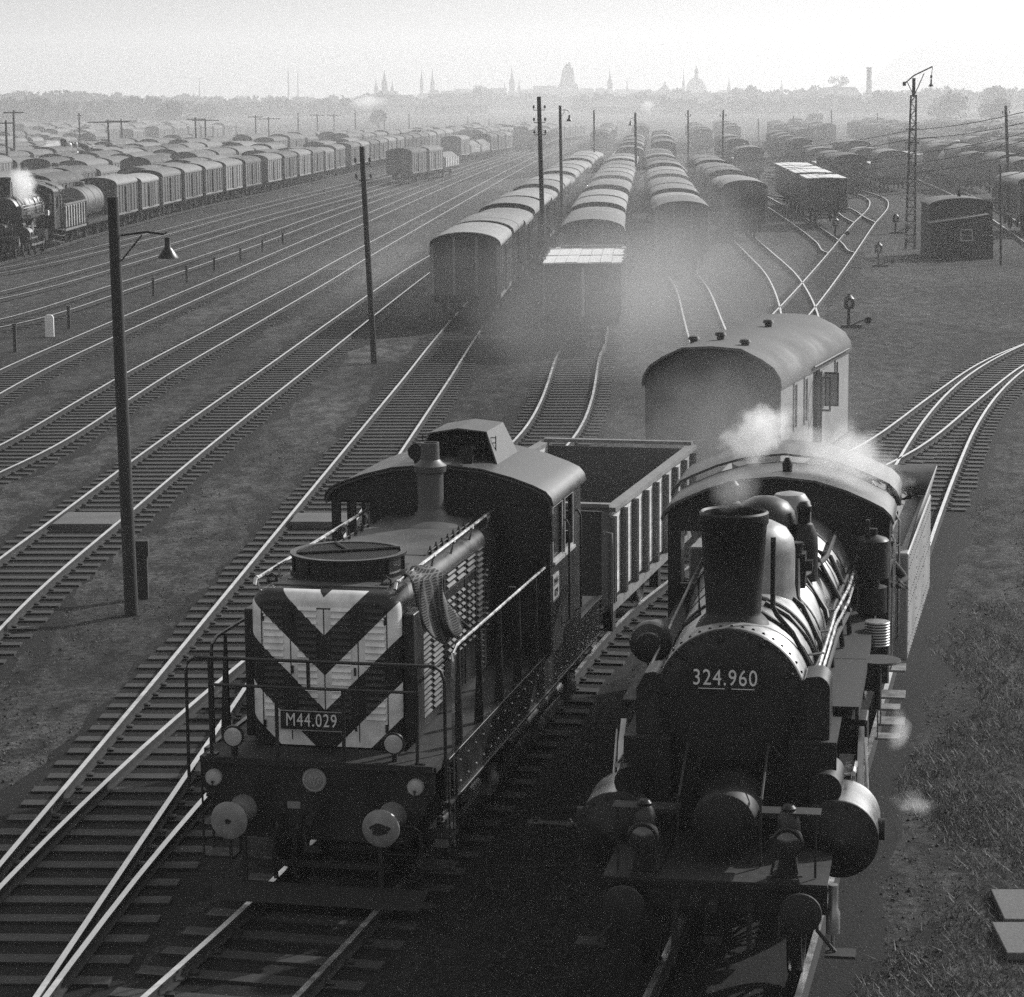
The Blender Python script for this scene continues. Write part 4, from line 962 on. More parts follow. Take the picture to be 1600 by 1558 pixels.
        Q(bb, 'bolts', 'smokebox', cy)
        Q(MB().lathe([(.17, 1.7), (.17, 2.45)], (CX-sx*.15, 0, 1.86), 'y', 20), 'valve_chest', 'smokebox', cy)
        Q(MB().tube([(CX+sx*.36, 2.05, 1.36), (CX+sx*.46, 2.05, 1.36)], .12, 12), 'relief_valve', 'smokebox', cy)
        # crosshead and rods
        gd_ = MB().box(min(CX-.04, CX+.04), max(CX-.04, CX+.04), 2.5, 4.1, 1.47, 1.53).box(CX-.05, CX+.05, 3.2, 3.5, 1.2, 1.47).tube([(CX, 2.5, 1.3), (CX, 3.3, 1.3)], .035, 8); Q(gd_, 'crosshead', 'steel')
        Q(MB().box(CX-.03, CX+.03, 3.4, 5.2, 1.0, 1.1).box(CX-.06+sx*.08, CX+sx*.08, 3.6, 6.8, .60, .72), 'connecting_rod', 'steel')
        vg = MB().prism([(3.0, 1.1), (3.25, 1.9), (3.5, 2.1), (3.7, 1.95), (3.6, 1.4), (3.3, 1.0)], 'x', min(CX+sx*.12, CX+sx*.18), max(CX+sx*.12, CX+sx*.18)).tube([(CX+sx*.1, 2.6, 1.8), (CX+sx*.1, 4.5, 1.7)], .03, 8).tube([(CX+sx*.2, 3.4, 2.0), (CX+sx*.25, 3.1, 1.2), (CX+sx*.1, 3.6, 1.0)], .025, 8)
        Q(vg, 'valve_gear', 'steel')
        for y in (3.6, 5.2, 6.8):
            wh = MB(); sgn = sx
            wh.lathe([(.75, -sgn*.02), (.75, 0), (.72, sgn*.02), (.72, sgn*.13), (.64, sgn*.13), (.64, -sgn*.02)], (sx*.70, y, .72), 'x', 40, caps=False)
            for k in range(14):
                a = 2*PI*k/14; wh.tube([(sx*.75, y+.1*math.cos(a), .72+.1*math.sin(a)), (sx*.75, y+.66*math.cos(a), .72+.66*math.sin(a))], .028, 6)
            wh.lathe([(.14, -.1), (.14, .12)], (sx*.76, y, .72), 'x', 16); wh.prism([(y-.5, .3), (y-.3, .12), (y+.3, .12), (y+.5, .3)], 'x', min(sx*.72, sx*.82), max(sx*.72, sx*.82))
            Q(wh, 'driving_wheel', 'frame')
        for y, r_ in ((1.45, .5), (8.9, .5)):
            wh = MB().lathe([(r_+.03, -sx*.02), (r_+.03, 0), (r_, sx*.02), (r_, sx*.13), (r_-.07, sx*.13), (r_-.07, 0)], (sx*.70, y, r_), 'x', 32, caps=False)
            for k in range(9): a = 2*PI*k/9; wh.tube([(sx*.75, y, r_), (sx*.75, y+(r_-.04)*math.cos(a), r_+(r_-.04)*math.sin(a))], .03, 6)
            Q(wh, 'guide_wheel' if y < 3 else 'trailing_wheel', 'frame')
        # front corner steps and grips
        st = MB().box(min(sx*.72, sx*1.04), max(sx*.72, sx*1.04), .42, .66, 1.93, 1.955).tube([(sx*.99, .5, 1.28), (sx*.99, .5, 1.93)], .014, 6); Q(st, 'front_step_plate', 'plate')
        Q(MB().tube([(sx*.42, .9, 1.95), (sx*.42, 1.8, 2.3)], .014, 6).tube([(sx*.42, .8, 1.28), (sx*.42, .8, 2.0)], .014, 6), 'stay_rod', 'plate')
        bm_ = MB().lathe([(.0, 0), (.15, .01), (.205, .03), (.21, .05), (.2, .065), (.075, .09), (.075, .25), (.12, .25), (.12, .33), (.15, .5)], (sx*.875, 0, 1.05), 'y', 32); Q(bm_, 'buffer', 'plate')
        # lamps
        lx = sx*.72
        lt = MB().lathe([(.15, 0), (.165, .02), (.16, .06), (.13, .24), (.0, .25)], (lx, .35, 1.66), 'y', 28)
        lt.lathe([(.12, .1), (.115, .2), (.09, .27), (.07, .3), (.075, .33), (.05, .36)], (lx, .5, 1.66), 'z', 20).prism([(lx-.11, 1.34), (lx+.11, 1.34), (lx+.07, 1.55), (lx-.07, 1.55)], 'y', .4, .58)
        lo = Q(lt, 'oil_lamp', 'dark'); Q(MB().lathe([(.0, -.03), (.06, -.025), (.12, .0), (.12, .01)], (lx, .345, 1.66), 'y', 28), 'lens', 'glass', lo)
        Q(MB().box(lx-.15, lx+.15, .38, .6, 1.315, 1.33).prism([(lx-.15, 1.2), (lx+.15, 1.2), (lx+.12, 1.31), (lx-.12, 1.31)], 'y', .32, .34), 'lamp_bracket', 'plate', lo)
        stp = MB().box(min(sx*1.1, sx*1.4), max(sx*1.1, sx*1.4), .3, .55, .52, .55).tube([(sx*1.0, .5, .95), (sx*1.02, .45, .75), (sx*1.2, .42, .55)], .02, 6); Q(stp, 'foot_step', 'plate')
    # platform, headstock, tank
    Q(MB().box(-1.12, 1.12, .30, 1.95, 1.245, 1.27), 'front_platform', 'plate')
    Q(MB().box(-1.12, 1.12, .34, .40, .95, 1.243).box(-1.13, 1.13, .30, .335, 1.2, 1.243), 'headstock', 'smokebox')
    hk = MB().box(-.04, .04, .12, .36, 1.0, 1.08).tube([(-.06, .18, 1.04), (-.08, .22, .75), (.08, .22, .75), (.06, .18, 1.04)], .018, 8).box(-.09, .09, .18, .25, .66, .73); Q(hk, 'screw_coupling', 'plate')
    for x in (-.38, .36): Q(MB().tube([(x, .34, 1.0), (x, .25, 1.0), (x, .22, .9), (x+(.0 if x > 0 else -.02), .24, .6 if x > 0 else .4)], .03, 8).lathe([(.05, 0), (.05, .06)], (x, .25, 1.0), 'z', 10), 'brake_hose', 'plate')
    at_ = Q(MB().lathe([(.0, .84), (.2, .85), (.31, .88), (.335, .93), (.335, 1.85), (.3, 1.9)], (.05, 0, 1.68), 'y', 40, caps=False), 'air_tank', 'smokebox')
    Q(MB().box(-.75, -.42, .95, 1.2, 1.75, 1.80).box(.4, .7, .95, 1.2, 1.75, 1.80), 'tank_bracket', 'plate', at_)
    Q(MB().box(-.55, .55, .6, 10.9, .8, 1.24).box(-.62, -.56, .6, 10.9, .55, 1.3).box(.56, .62, .6, 10.9, .55, 1.3), 'main_frame', 'frame')
    Q(MB().lathe([(.07, 0), (.07, .22), (.05, .26), (.05, .5)], (1.17, .5, .72), 'z', 16).tube([(1.17, .5, .72), (1.17, .5, .52)], .02, 8), 'drain_cock', 'jacket')
    # air pump on the right
    Q(MB().lathe([(.17, 0), (.19, .02), (.19, .35), (.1, .37), (.1, .45), (.21, .47), (.21, .95), (.18, .98), (.06, 1.02), (.06, 1.1)], (1.26, 8.2, 2.42), 'z', 24).lathe([(.03, 0), (.03, .3)], (1.2, 8.1, 3.35), 'z', 8), 'air_pump', 'smokebox')
    cs = MB()
    for i in range(9): cs.lathe([(.15, 0), (.16, .012), (.15, .025)], (1.36, 7.3, 2.2+i*.035), 'z', 20)
    Q(cs, 'pump_cooling_fins', 'jacket')
    Q(MB().lathe([(.26, 0), (.27, .01), (.26, .03)], (1.42, 6.0, 2.28), 'z', 28).tube([(1.42, 6.0, 1.7), (1.42, 6.0, 2.28)], .04, 8), 'lubricator_cover', 'plate')
    # mechanical lubricator block with rope
    Q(MB().box(1.0, 1.38, 3.6, 4.1, 1.75, 2.15), 'lubricator', 'frame', bevel=.02)
    # left: feed pump drum seen against the track
    Q(MB().lathe([(.0, 0), (.14, .01), (.15, .04), (.15, .12), (.22, .14), (.24, .2), (.24, .26), (.16, .3), (.14, .8)], (-1.02, 3.3, 2.98), 'y', 28), 'feed_pump', 'jacket' if 0 else 'dark')
    Q(MB().tube([(-1.02, 3.5, 2.98), (-1.0, 3.6, 2.3), (-.9, 3.7, 1.8)], .05, 8), 'feed_pipe', 'smokebox')
    # cab
    cab = empty('cab'); cab.parent = SE
    cwm = MB(); holes_wall(cwm, 'y', 9.0, .04, -1.45, 1.45, 1.32, 3.55, [(-1.28, -.95, 2.6, 3.3), (.95, 1.28, 2.6, 3.3)])
    rc2 = [(-1.52, 3.50), (-1.48, 3.60), (-1.38, 3.70), (-1.2, 3.79), (-.9, 3.92), (-.5, 4.04), (0, 4.09), (.5, 4.04), (.9, 3.92), (1.2, 3.79), (1.38, 3.70), (1.48, 3.60), (1.52, 3.50)]
    cwm.prism([(-1.45, 3.551)]+[(max(-1.449, min(1.449, x*.96)), z-.03) for x, z in rc2[1:-1]]+[(1.45, 3.551)], 'y', 9.001, 9.039)
    for sx in (-1, 1): holes_wall(cwm, 'x', sx*1.45-(.04 if sx > 0 else 0), .04, 9.041, 10.7, 1.32, 3.55, [(9.5, 10.2, 2.5, 3.25)])
    Q(cwm, 'walls', 'dark', cab, smooth=False)
    Q(MB().prism(rc2+[(x*.985, z-.03) for x, z in reversed(rc2)], 'y', 8.75, 10.15), 'roof', 'wroof' if 0 else 'roofgrey', cab, angle=60)
    rc3 = [(x*1.02, z+.10) for x, z in rc2]; Q(MB().prism(rc3+[(x*.985, z-.03) for x, z in reversed(rc3)], 'y', 10.2, 11.6), 'roof', 'roofgrey', cab, angle=60)
    Q(MB().box(.95, 1.28, 9.01, 9.015, 2.6, 3.3), 'window_pane', 'glass', cab)
    Q(MB().prism([(.92+.2*0, 2.3), (1.32, 2.3), (1.32, 3.35), (1.2, 3.45), (.92, 3.4)], 'y', 8.985, 8.998), 'window_surround', 'smokebox', cab) if 0 else None
    hr = MB().tube([(1.48, 9.05, 1.5), (1.52, 9.05, 1.6), (1.52, 9.05, 3.2), (1.48, 9.05, 3.3)], .018, 6).tube([(1.48, 10.75, 1.5), (1.54, 10.75, 1.6), (1.54, 10.75, 3.2), (1.48, 10.75, 3.3)], .018, 6); Q(hr, 'handrail', 'steel', cab)
    Q(MB().box(1.45, 1.47, 9.0, 9.06, 1.32, 3.5), 'corner_strip', 'lightgrey', cab)
    for k, z in enumerate((.42, .8, 1.18)): Q(MB().box(1.3, 1.66, 10.3, 10.75, z, z+.03).box(1.32, 1.34, 10.32, 10.34, z, 1.4), 'cab_step', 'disc', cab)
    for k, z in enumerate((.55, .95)): Q(MB().box(1.3, 1.62, 9.0, 9.3, z, z+.03).box(1.32, 1.34, 9.02, 9.04, z, 1.4), 'cab_step', 'disc', cab)
    Q(MB().lathe([(.06, 0), (.07, .12), (.05, .16), (.03, .2)], (.1, 9.3, 4.06), 'z', 12), 'whistle', 'smokebox', cab)
    return SE
SE = steam_engine(); SE.location = (s0.x, s0.y, RAILH); SE.rotation_euler = (0, 0, -R(10)); tag(SE, 'black steam engine numbered 324.960 with tall flared chimney, at right beside the diesel', 'steam engine')
def tender():
    root = empty('tender')
    hw = 1.53
    MB().box(-hw, hw, .0, 5.4, 1.2, 2.72).build('water_tank', 'vanside', root, bevel=.03)
    MB().add([(-hw+.02, .3, 2.721), (hw-.02, .3, 2.721), (hw+.1, .3, 3.2), (-hw-.1, .3, 3.2), (-hw+.02, 5.2, 2.721), (hw-.02, 5.2, 2.721), (hw+.1, 5.2, 3.2), (-hw-.1, 5.2, 3.2)], [(0, 4, 7, 3), (1, 2, 6, 5), (4, 5, 6, 7)]).build('coal_rails', 'vanside', root).modifiers.new('t', 'SOLIDIFY').thickness = .02
    r = MB()
    for i in range(26):
        for z in (1.27, 1.42, 1.95, 2.1, 2.5, 2.65): r.lathe([(.013, 0), (.008, .01)], (hw, .1+i*.21, z), 'x', 6)
    for j in range(10):
        for y in (.06, 1.75, 1.85, 3.5, 3.6, 5.3): r.lathe([(.013, 0), (.008, .01)], (hw, y, 1.3+j*.15), 'x', 6)
    r.build('rivets', 'vanside', root)
    m = MB(); random.seed(3)
    for i in range(260):
        x, y = random.uniform(-1.25, 1.25), random.uniform(.6, 4.9); z = 2.75+.45*(1-(x/1.5)**2)*(1-((y-2.8)/2.9)**2)+random.uniform(0, .1); s_ = random.uniform(.08, .16)
        pts = [(x+s_*random.uniform(-1, 1), y+s_*random.uniform(-1, 1), z+s_*random.uniform(-1, 1)) for _ in range(4)]; m.add(pts, [(0, 1, 2), (0, 3, 1), (0, 2, 3), (1, 3, 2)])
    m.prism([(-1.4, 2.722), (1.4, 2.722), (.7, 3.1), (-.7, 3.1)], 'y', .6, 5.0)
    m.build('coal', 'coal', root, smooth=False)
    MB().box(-1.2, 1.2, -.2, 5.7, .8, 1.19).build('frame', 'frame', root)
    for y in (1.0, 2.7, 4.4): wheelset(y, .5).build('wheelset', 'frame', root)
    for x in (-.875, .875): buffer_mb(x, 6.3, 1).build('buffer', 'frame', root)
    l = MB().lathe([(.09, 0), (.09, .2), (.06, .26), (.06, .3)], (1.25, 1.2, 3.2), 'z', 14).tube([(1.15, 1.2, 3.4), (1.12, 1.2, 3.6), (1.25, 1.2, 3.72), (1.38, 1.2, 3.6), (1.35, 1.2, 3.4)], .01, 6)
    l.build('hand_lamp', 'black', root)
    return root
TE = tender(); a_ = R(10); tl = Vector((s0.x+math.sin(a_)*11.0+math.cos(a_)*.14, s0.y+math.cos(a_)*11.0-math.sin(a_)*.14, RAILH)); TE.location = tl; TE.rotation_euler = (0, 0, -R(12.5))
tag(TE, 'grey riveted coal tender behind the cab of the 324.960 steam engine', 'tender')
# second steam engine at the left picture edge and a third one smoking behind it
def engine_copy(loc, rz, label):
    c = clone(SE); c.location = loc; c.rotation_euler = (0, 0, rz); tag(c, label, 'steam engine')
    for ch in list(c.children):
        if ch.name.startswith('number_plate'):
            for g_ in list(ch.children): bpy.data.objects.remove(g_)
            bpy.data.objects.remove(ch)
    return c
dq = dF-31.5; pq, _ = T2f.pos(dq)
engine_copy((pq.x, pq.y, RAILH), T2f.heading(dq), 'steam engine in white steam, cut by the left picture edge')
q3 = W(92, 285); engine_copy((q3.x, q3.y, RAILH), -math.atan(tf), 'distant dark steam engine among the rows behind the left-edge one')

# engineman leaning out of the cab: one continuous skinned figure
def person():
    J = {'pelvis': (0, .25, 0), 'waist': (.02, .22, .22), 'chest': (.10, .18, .46), 'neck': (.17, .12, .62), 'head': (.22, .07, .72), 'crown': (.24, .06, .86),
         'shR': (.14, .34, .55), 'elR': (.36, .32, .36), 'wrR': (.40, .08, .34), 'shL': (.14, -.04, .55), 'elL': (.34, -.12, .36), 'wrL': (.40, .02, .33),
         'hipR': (0, .36, -.05), 'knR': (.02, .38, -.45), 'anR': (.0, .42, -.88), 'hipL': (0, .14, -.05), 'knL': (.02, .12, -.45), 'anL': (.0, .12, -.88)}
    rad = dict(pelvis=.15, waist=.14, chest=.155, neck=.06, head=.085, crown=.075, shR=.08, elR=.055, wrR=.038, shL=.08, elL=.055, wrL=.038, hipR=.1, knR=.07, anR=.05, hipL=.1, knL=.07, anL=.05)
    E_ = [('pelvis', 'waist'), ('waist', 'chest'), ('chest', 'neck'), ('neck', 'head'), ('head', 'crown'), ('chest', 'shR'), ('shR', 'elR'), ('elR', 'wrR'), ('chest', 'shL'), ('shL', 'elL'), ('elL', 'wrL'), ('pelvis', 'hipR'), ('hipR', 'knR'), ('knR', 'anR'), ('pelvis', 'hipL'), ('hipL', 'knL'), ('knL', 'anL')]
    names = list(J); vs = [J[n] for n in names]; es = [(names.index(a), names.index(b)) for a, b in E_]; rr = [rad[n] for n in names]
    for h in ('wrR', 'wrL'):     # five fingers per hand
        b = names.index(h); x, y, z = J[h]; vs.append((x+.05, y-.02, z-.01)); rr.append(.03); es.append((b, len(vs)-1)); pb = len(vs)-1
        for k in range(4): vs.append((x+.12-.01*abs(k-1.5), y-.05+.022*k, z-.02)); rr.append(.009); es.append((pb, len(vs)-1)); vs.append((x+.15-.012*abs(k-1.5), y-.05+.022*k, z-.05)); rr.append(.008); es.append((len(vs)-2, len(vs)-1))
        vs.append((x+.07, y-.07, z)); rr.append(.01); es.append((pb, len(vs)-1))
    me = bpy.data.meshes.new('person'); me.from_pydata(vs, es, []); o = bpy.data.objects.new('person', me); COL.objects.link(o)
    sk = o.modifiers.new('skin', 'SKIN'); sd_ = me.skin_vertices[0].data if me.skin_vertices else None
    if sd_ is None:
        bpy.context.view_layer.objects.active = o; bpy.ops.mesh.customdata_skin_add(); sd_ = me.skin_vertices[0].data
    for i, r_ in enumerate(rr): sd_[i].radius = (r_, r_)
    sd_[0].use_root = True
    o.modifiers.new('sub', 'SUBSURF').levels = 2; o.modifiers['sub'].render_levels = 2; me.materials.append(M['jacketcloth'])
    hd = MB().lathe([(.04, -.13), (.07, -.10), (.085, -.03), (.09, .03), (.085, .09), (.06, .13), (0, .14)], (.25, .05, .80), 'z', 18).lathe([(.012, 0), (.018, .03), (.0, .045)], (.33, .02, .79), 'x', 6)
    for s_ in (-1, 1): hd.lathe([(.012, 0), (.008, .012)], (.31, .03+s_*.035, .825), 'x', 8).lathe([(.02, 0), (.02, .01)], (.245, .05+s_*.088, .79), 'y', 8)
    hd.build('head', 'skin', o)
    MB().lathe([(.10, 0), (.105, .02), (.1, .06), (.05, .09), (0, .095)], (.24, .055, .86), 'z', 18).prism([(.30, .0), (.40, .0), (.40, .11), (.30, .13)], 'z', .855, .865).build('cap', 'black', o)
    return o
pe = person(); pe.location = (s0.x+math.sin(a_)*9.85+math.cos(a_)*1.18, s0.y+math.cos(a_)*9.85-math.sin(a_)*1.18, RAILH+2.18); pe.rotation_euler = (0, 0, -R(10)-.5)
tag(pe, 'person in dark jacket and cap leaning out of the steam engine cab', 'person')

# ------------------------------------------------------------------ guard's van behind the open wagon
def van():
    root = empty('guards_van'); hw, L = 1.42, 7.9; fl, ev, pk = 1.2, 3.15, 3.95
    top = [(-hw, ev-.1), (-hw+.03, ev+.1), (-hw+.16, ev+.30), (-hw+.4, ev+.47), (-.6, ev+.68), (0, pk-.08), (.6, ev+.68), (hw-.4, ev+.47), (hw-.16, ev+.30), (hw-.03, ev+.1), (hw, ev-.1)]
    end = MB().prism([(-hw, fl)]+top+[(hw, fl)], 'y', 0, .05); end.build('end_wall', 'wagon', root)
    MB().prism([(-hw, fl)]+top+[(hw, fl)], 'y', L-.05, L).build('end_wall', 'wagon', root)
    sw = MB(); hl = [(1.35, 1.6, 2.1, 3.0), (2.5, 2.75, 2.1, 3.0), (6.1, 6.35, 2.1, 3.0), (3.5, 4.3, 1.25, 3.04)]
    holes_wall(sw, 'x', hw-.05, .05, .051, L-.051, fl, ev-.101, hl); holes_wall(sw, 'x', -hw, .05, .051, L-.051, fl, ev-.101, [])
    sw.build('side_wall', 'vanside', root, smooth=False)
    k = 1.035; tp = [(x*k, z+.06) for x, z in top]
    MB().prism(tp+[(x*.985, z-.05) for x, z in reversed(tp)], 'y', -.12, L+.12).build('roof', 'vanroof', root, angle=60)
    for a, b, c, d in hl[:3]:
        B(hw-.04, hw-.03, a, b, c, d).build('window', 'glass', root)
        t = MB()
        for r_ in ((a-.05, b+.05, c-.05, c), (a-.05, b+.05, d, d+.05), (a-.05, a, c, d), (b, b+.05, c, d)): t.box(hw+.001, hw+.03, *r_)
        t.build('window_frame', 'vanside', root)
    B(hw-.6, hw-.55, 3.3, 4.5, 1.25, 3.0).build('interior_partition', 'black', root)
    MB().box(hw+.031, hw+.05, 4.32, 5.2, 1.22, 3.0).build('sliding_door', 'vanside', root)
    # opened window casements standing out of the doorway
    w1 = MB()
    for y in (3.55, 4.5):
        for r_ in ((hw+.06, hw+.1, 2.2, 2.95), (hw+.34, hw+.38, 2.2, 2.95), (hw+.1, hw+.34, 2.2, 2.24), (hw+.1, hw+.34, 2.91, 2.95)): w1.box(r_[0], r_[1], y, y+.03, r_[2], r_[3])
    w1.build('casement', 'black', root); B(hw+.101, hw+.339, 4.51, 4.52, 2.241, 2.909).build('window_pane', 'lightgrey', root)
    MB().tube([(hw+.1, 3.1, 3.2), (hw+.1, 7.3, 3.2)], .025, 6).build('door_track', 'dark', root)
    for x, y in ((-.7, 1.3), (-.15, 1.4), (.55, .6), (.2, 4.6)):
        MB().lathe([(.2, 0), (.12, .08), (.08, .1), (.08, .25), (.13, .27), (.1, .33), (0, .35)], (x, y, pk-.18-abs(x)*.16), 'z', 16).build('roof_ventilator', 'dark', root)
    MB().box(-1.3, 1.3, -.3, L+.3, .9, 1.19).build('underframe', 'frame', root)
    for y in (1.8, L-1.8): wheelset(y, .48).build('wheelset', 'frame', root)
    for x in (-.875, .875): buffer_mb(x, -.85, -1).build('buffer', 'frame', root)
    return root
vn = van(); vp = W(1108, 600, 3.35); vn.location = (4.12, 52.1, RAILH); vn.rotation_euler = (0, 0, -R(17.5)); tag(vn, "pale guard's van with open side door, veiled in smoke behind the two engines", 'van')

# ------------------------------------------------------------------ poles and masts
def bell(mb, c, r=.16, h=.3):
    return mb.lathe([(r, -h), (r*.95, -h+.03), (r*.55, -h+.14), (r*.3, -h+.2), (r*.28, 0), (.02, .02)], c, 'z', 14)
def wood_pole(base, top, label, wdt=.2, arm=None, ins=0, group=None, cross=None):
    b = W(*base); t = WY(top[0], top[1], b.y)
    root = empty('wooden_pole', b); tag(root, label, 'pole', group)
    d = t-b; n = MB(); k = 10
    n.tube([(0, 0, -.1), tuple(d*.5), tuple(d)], wdt/2, k, radii=[wdt*.55, wdt*.5, wdt*.42]); n.build('shaft', 'pole', root)
    if arm:
        e = WY(arm[0], arm[1], b.y)-b; s = WY(arm[2], arm[3], b.y)-b; l = WY(arm[4], arm[5], b.y)-b
        MB().tube([tuple(s), tuple(s+(e-s)*.6+Vector((0, 0, .05))), tuple(e)], .022, 6).tube([tuple(s-Vector((0, 0, .45))), tuple(s+(e-s)*.5)], .014, 5).tube([tuple(e), tuple(l+Vector((0, 0, .25)))], .012, 5).build('lamp_arm', 'dark', root)
        bell(MB(), l+Vector((0, 0, .15)), .19, .36).build('lamp', 'dark', root)
    for i in range(ins):
        s_ = -1 if i % 2 else 1; z = d.z-.6-.55*(i//2); x = d.x*(z/d.z)
        MB().tube([(x, 0, z), (x+s_*.25, 0, z), (x+s_*.25, 0, z+.1)], .018, 5).lathe([(.04, 0), (.06, .03), (.04, .07), (.05, .1), (.02, .14)], (x+s_*.25, 0, z+.08), 'z', 8).build('insulator', 'concrete', root)
    if cross:
        x = d.x; MB().box(x-cross, x+cross, -.05, .05, d.z-.35, d.z-.22).build('crossarm', 'pole', root)
    return root
wood_pole((206, 962), (176, 308), 'tall dark wooden lamp pole standing between the tracks in the left foreground', .23, arm=(256, 366, 188, 368, 262, 385))
wood_pole((585, 568), (565, 229), 'dark wooden pole between the tracks left of the long covered train', .21, ins=4)
wood_pole((851, 470), (842, 151), 'tallest dark wooden pole, right beside the long covered train', .23, ins=6)
wood_pole((879, 395), (875, 165), 'wooden pole with a hanging lamp just right of the tallest pole', .2, arm=(889, 174, 876, 172, 889.5, 184))
wood_pole((929, 300), (928, 172), 'thin pole behind the boarded wagon train', .2)
wood_pole((995, 330), (992.5, 176), 'dark pole between the arched-roof train and the smoky train', .22, arm=(985, 186, 993, 184, 985, 192))
wood_pole((1076, 300), (1075, 172), 'thin pole above the smoky train right of centre', .18, ins=2)
wood_pole((1128, 310), (1130, 172), 'thin pole left of the pale flat-roofed wagons', .18, ins=2)
wood_pole((1578, 345), (1571.5, 165), 'tall wooden pole behind the hut near the right picture edge', .24, ins=2)
wood_pole((1564, 414), (1563, 258), 'slim pole in front of the right end of the hut', .12)
for i, (bx, by, tx, ty, cr) in enumerate(((13, 300, 9, 188, .9), (24, 290, 21, 172, 1.1), (126, 258, 123.5, 177, .3), (173, 280, 168.5, 187, 2.4), (194, 262, 189, 186, 2.2), (308, 262, 305, 183, 1.2), (322, 258, 320.5, 185, 1.9), (401, 246, 399, 180, 1.2), (421, 244, 419.5, 183, 1.8), (114, 312, 111, 245, 0),
    (467, 235, 465.5, 177, 0), (497, 233, 495.5, 178, 1.4), (523, 230, 521.5, 178, 1.2), (556, 228, 555, 173, 0), (601, 222, 600, 178, 0), (640, 222, 639, 178, 0), (731, 220, 731, 182, 0), (765, 218, 764, 186, 0), (1185, 230, 1185, 186, 0), (1241, 228, 1240, 180, 0), (1300, 226, 1299, 172, 0), (1371, 222, 1371, 176, 0))):
    names = ['outermost pole at the left picture edge', 'taller pole just inside the left picture edge', 'lone thin pole above the white steam plume at left', 'left pole of the nearest cross-armed pair at left', 'right pole of the nearest cross-armed pair at left', 'left pole of the second cross-armed pair', 'right pole of the second cross-armed pair', 'left pole of the third cross-armed pair', 'right pole of the third cross-armed pair', 'short pole in front of the nearest rows, above the tank wagon']
    lb = names[i] if i < 10 else f'thin hazy pole in the far yard, {ORD[i-10]} of these from the left'
    wood_pole((bx, by), (tx, ty), lb, .26 if i < 10 else .3, group='poles of the far yard', cross=cr)
# lattice mast with lamp
b = W(1422, 389); t = WY(1428, 122, b.y)
ms = empty('lattice_mast', b); tag(ms, 'steel lattice mast with angled arm and hanging bell lamp beside the hut', 'lamp mast'); d = t-b
lm = MB(); H_ = d.z
def mp_(u, v, z): k = .27-.13*z/H_; return (d.x*z/H_+u*k, v*k, z)
for u in (-1, 1):
    for v in (-1, 1): lm.tube([mp_(u, v, -.1), mp_(u, v, H_-1.0)], .032, 4)
nz = 22
for i in range(nz):
    z0, z1 = (H_-1)*i/nz, (H_-1)*(i+1)/nz; s_ = 1 if i % 2 else -1
    for v in (-1, 1): lm.tube([mp_(-s_, v, z0), mp_(s_, v, z1)], .016, 4); lm.tube([mp_(v, -s_, z0), mp_(v, s_, z1)], .016, 4); lm.tube([mp_(-1, v, z1), mp_(1, v, z1)], .016, 4)
lm.build('lattice_shaft', 'frame', ms, smooth=False)
e1 = WY(1413, 131, b.y)-b; e2 = WY(1457, 104, b.y)-b; top = Vector((d.x, 0, H_))
MB().tube([tuple(e1), tuple(top+Vector((0, 0, .15))), tuple(e2)], .045, 6).tube([tuple(top-Vector((0, 0, 1.1))), tuple(top+(e2-top)*.55+Vector((0, 0, -.1)))], .03, 6).tube([tuple(top-Vector((0, 0, 1.1))), tuple(top)], .1, 8).tube([tuple(top-Vector((0, 0, 1.0))), tuple(e1+(top-e1)*.3)], .025, 6).lathe([(.1, -.12), (.1, .12)], e1, 'z', 8).build('arm', 'frame', ms)
l = WY(1455, 124, b.y)-b; bell(MB().tube([tuple(e2), tuple(l)], .02, 5).lathe([(.05, -.1), (.07, 0), (.05, .1)], l+Vector((0, 0, .15)), 'z', 8), l, .16, .42).build('lamp', 'frame', ms)
for z in (H_*.62, H_*.70): MB().box(d.x*z/H_-.42, d.x*z/H_+.42, -.03, .03, z, z+.06).build('crossarm', 'frame', ms)
# telegraph wires
p9 = W(1422, 389).y; wA = [(1100, 238), (1120, 247), (1080, 262), (1100, 275), (1120, 290), (1200, 302)]; wB = [(1600, 175), (1600, 192), (1600, 208), (1600, 220), (1600, 238), (1600, 268)]
wm = [(1426, 203), (1426, 217), (1425, 240), (1424, 255), (1424, 270), (1423, 300)]
for (xa, ya), (xm, ym), (xb, yb), nm in zip(wA, wm, wB, ('topmost', 'second highest', 'third', 'fourth', 'fifth', 'lowest')):
    A, Mi, Bp = WY(xa, ya, 235), WY(xm, ym, p9), WY(xb, yb, 128); pts = []
    for P0, P1 in ((A, Mi), (Mi, Bp)):
        for i in range(13): t_ = i/12; q = P0+(P1-P0)*t_; q.z -= .5*4*t_*(1-t_)*(P1-P0).length/90; pts.append(q)
    o = MB().tube([p for i, p in enumerate(pts) if i != 13], .02, 4).build('telegraph_wire', 'frame'); tag(o, f'{nm} of the telegraph wires sloping across the lattice mast at right', 'wire', 'telegraph wires')
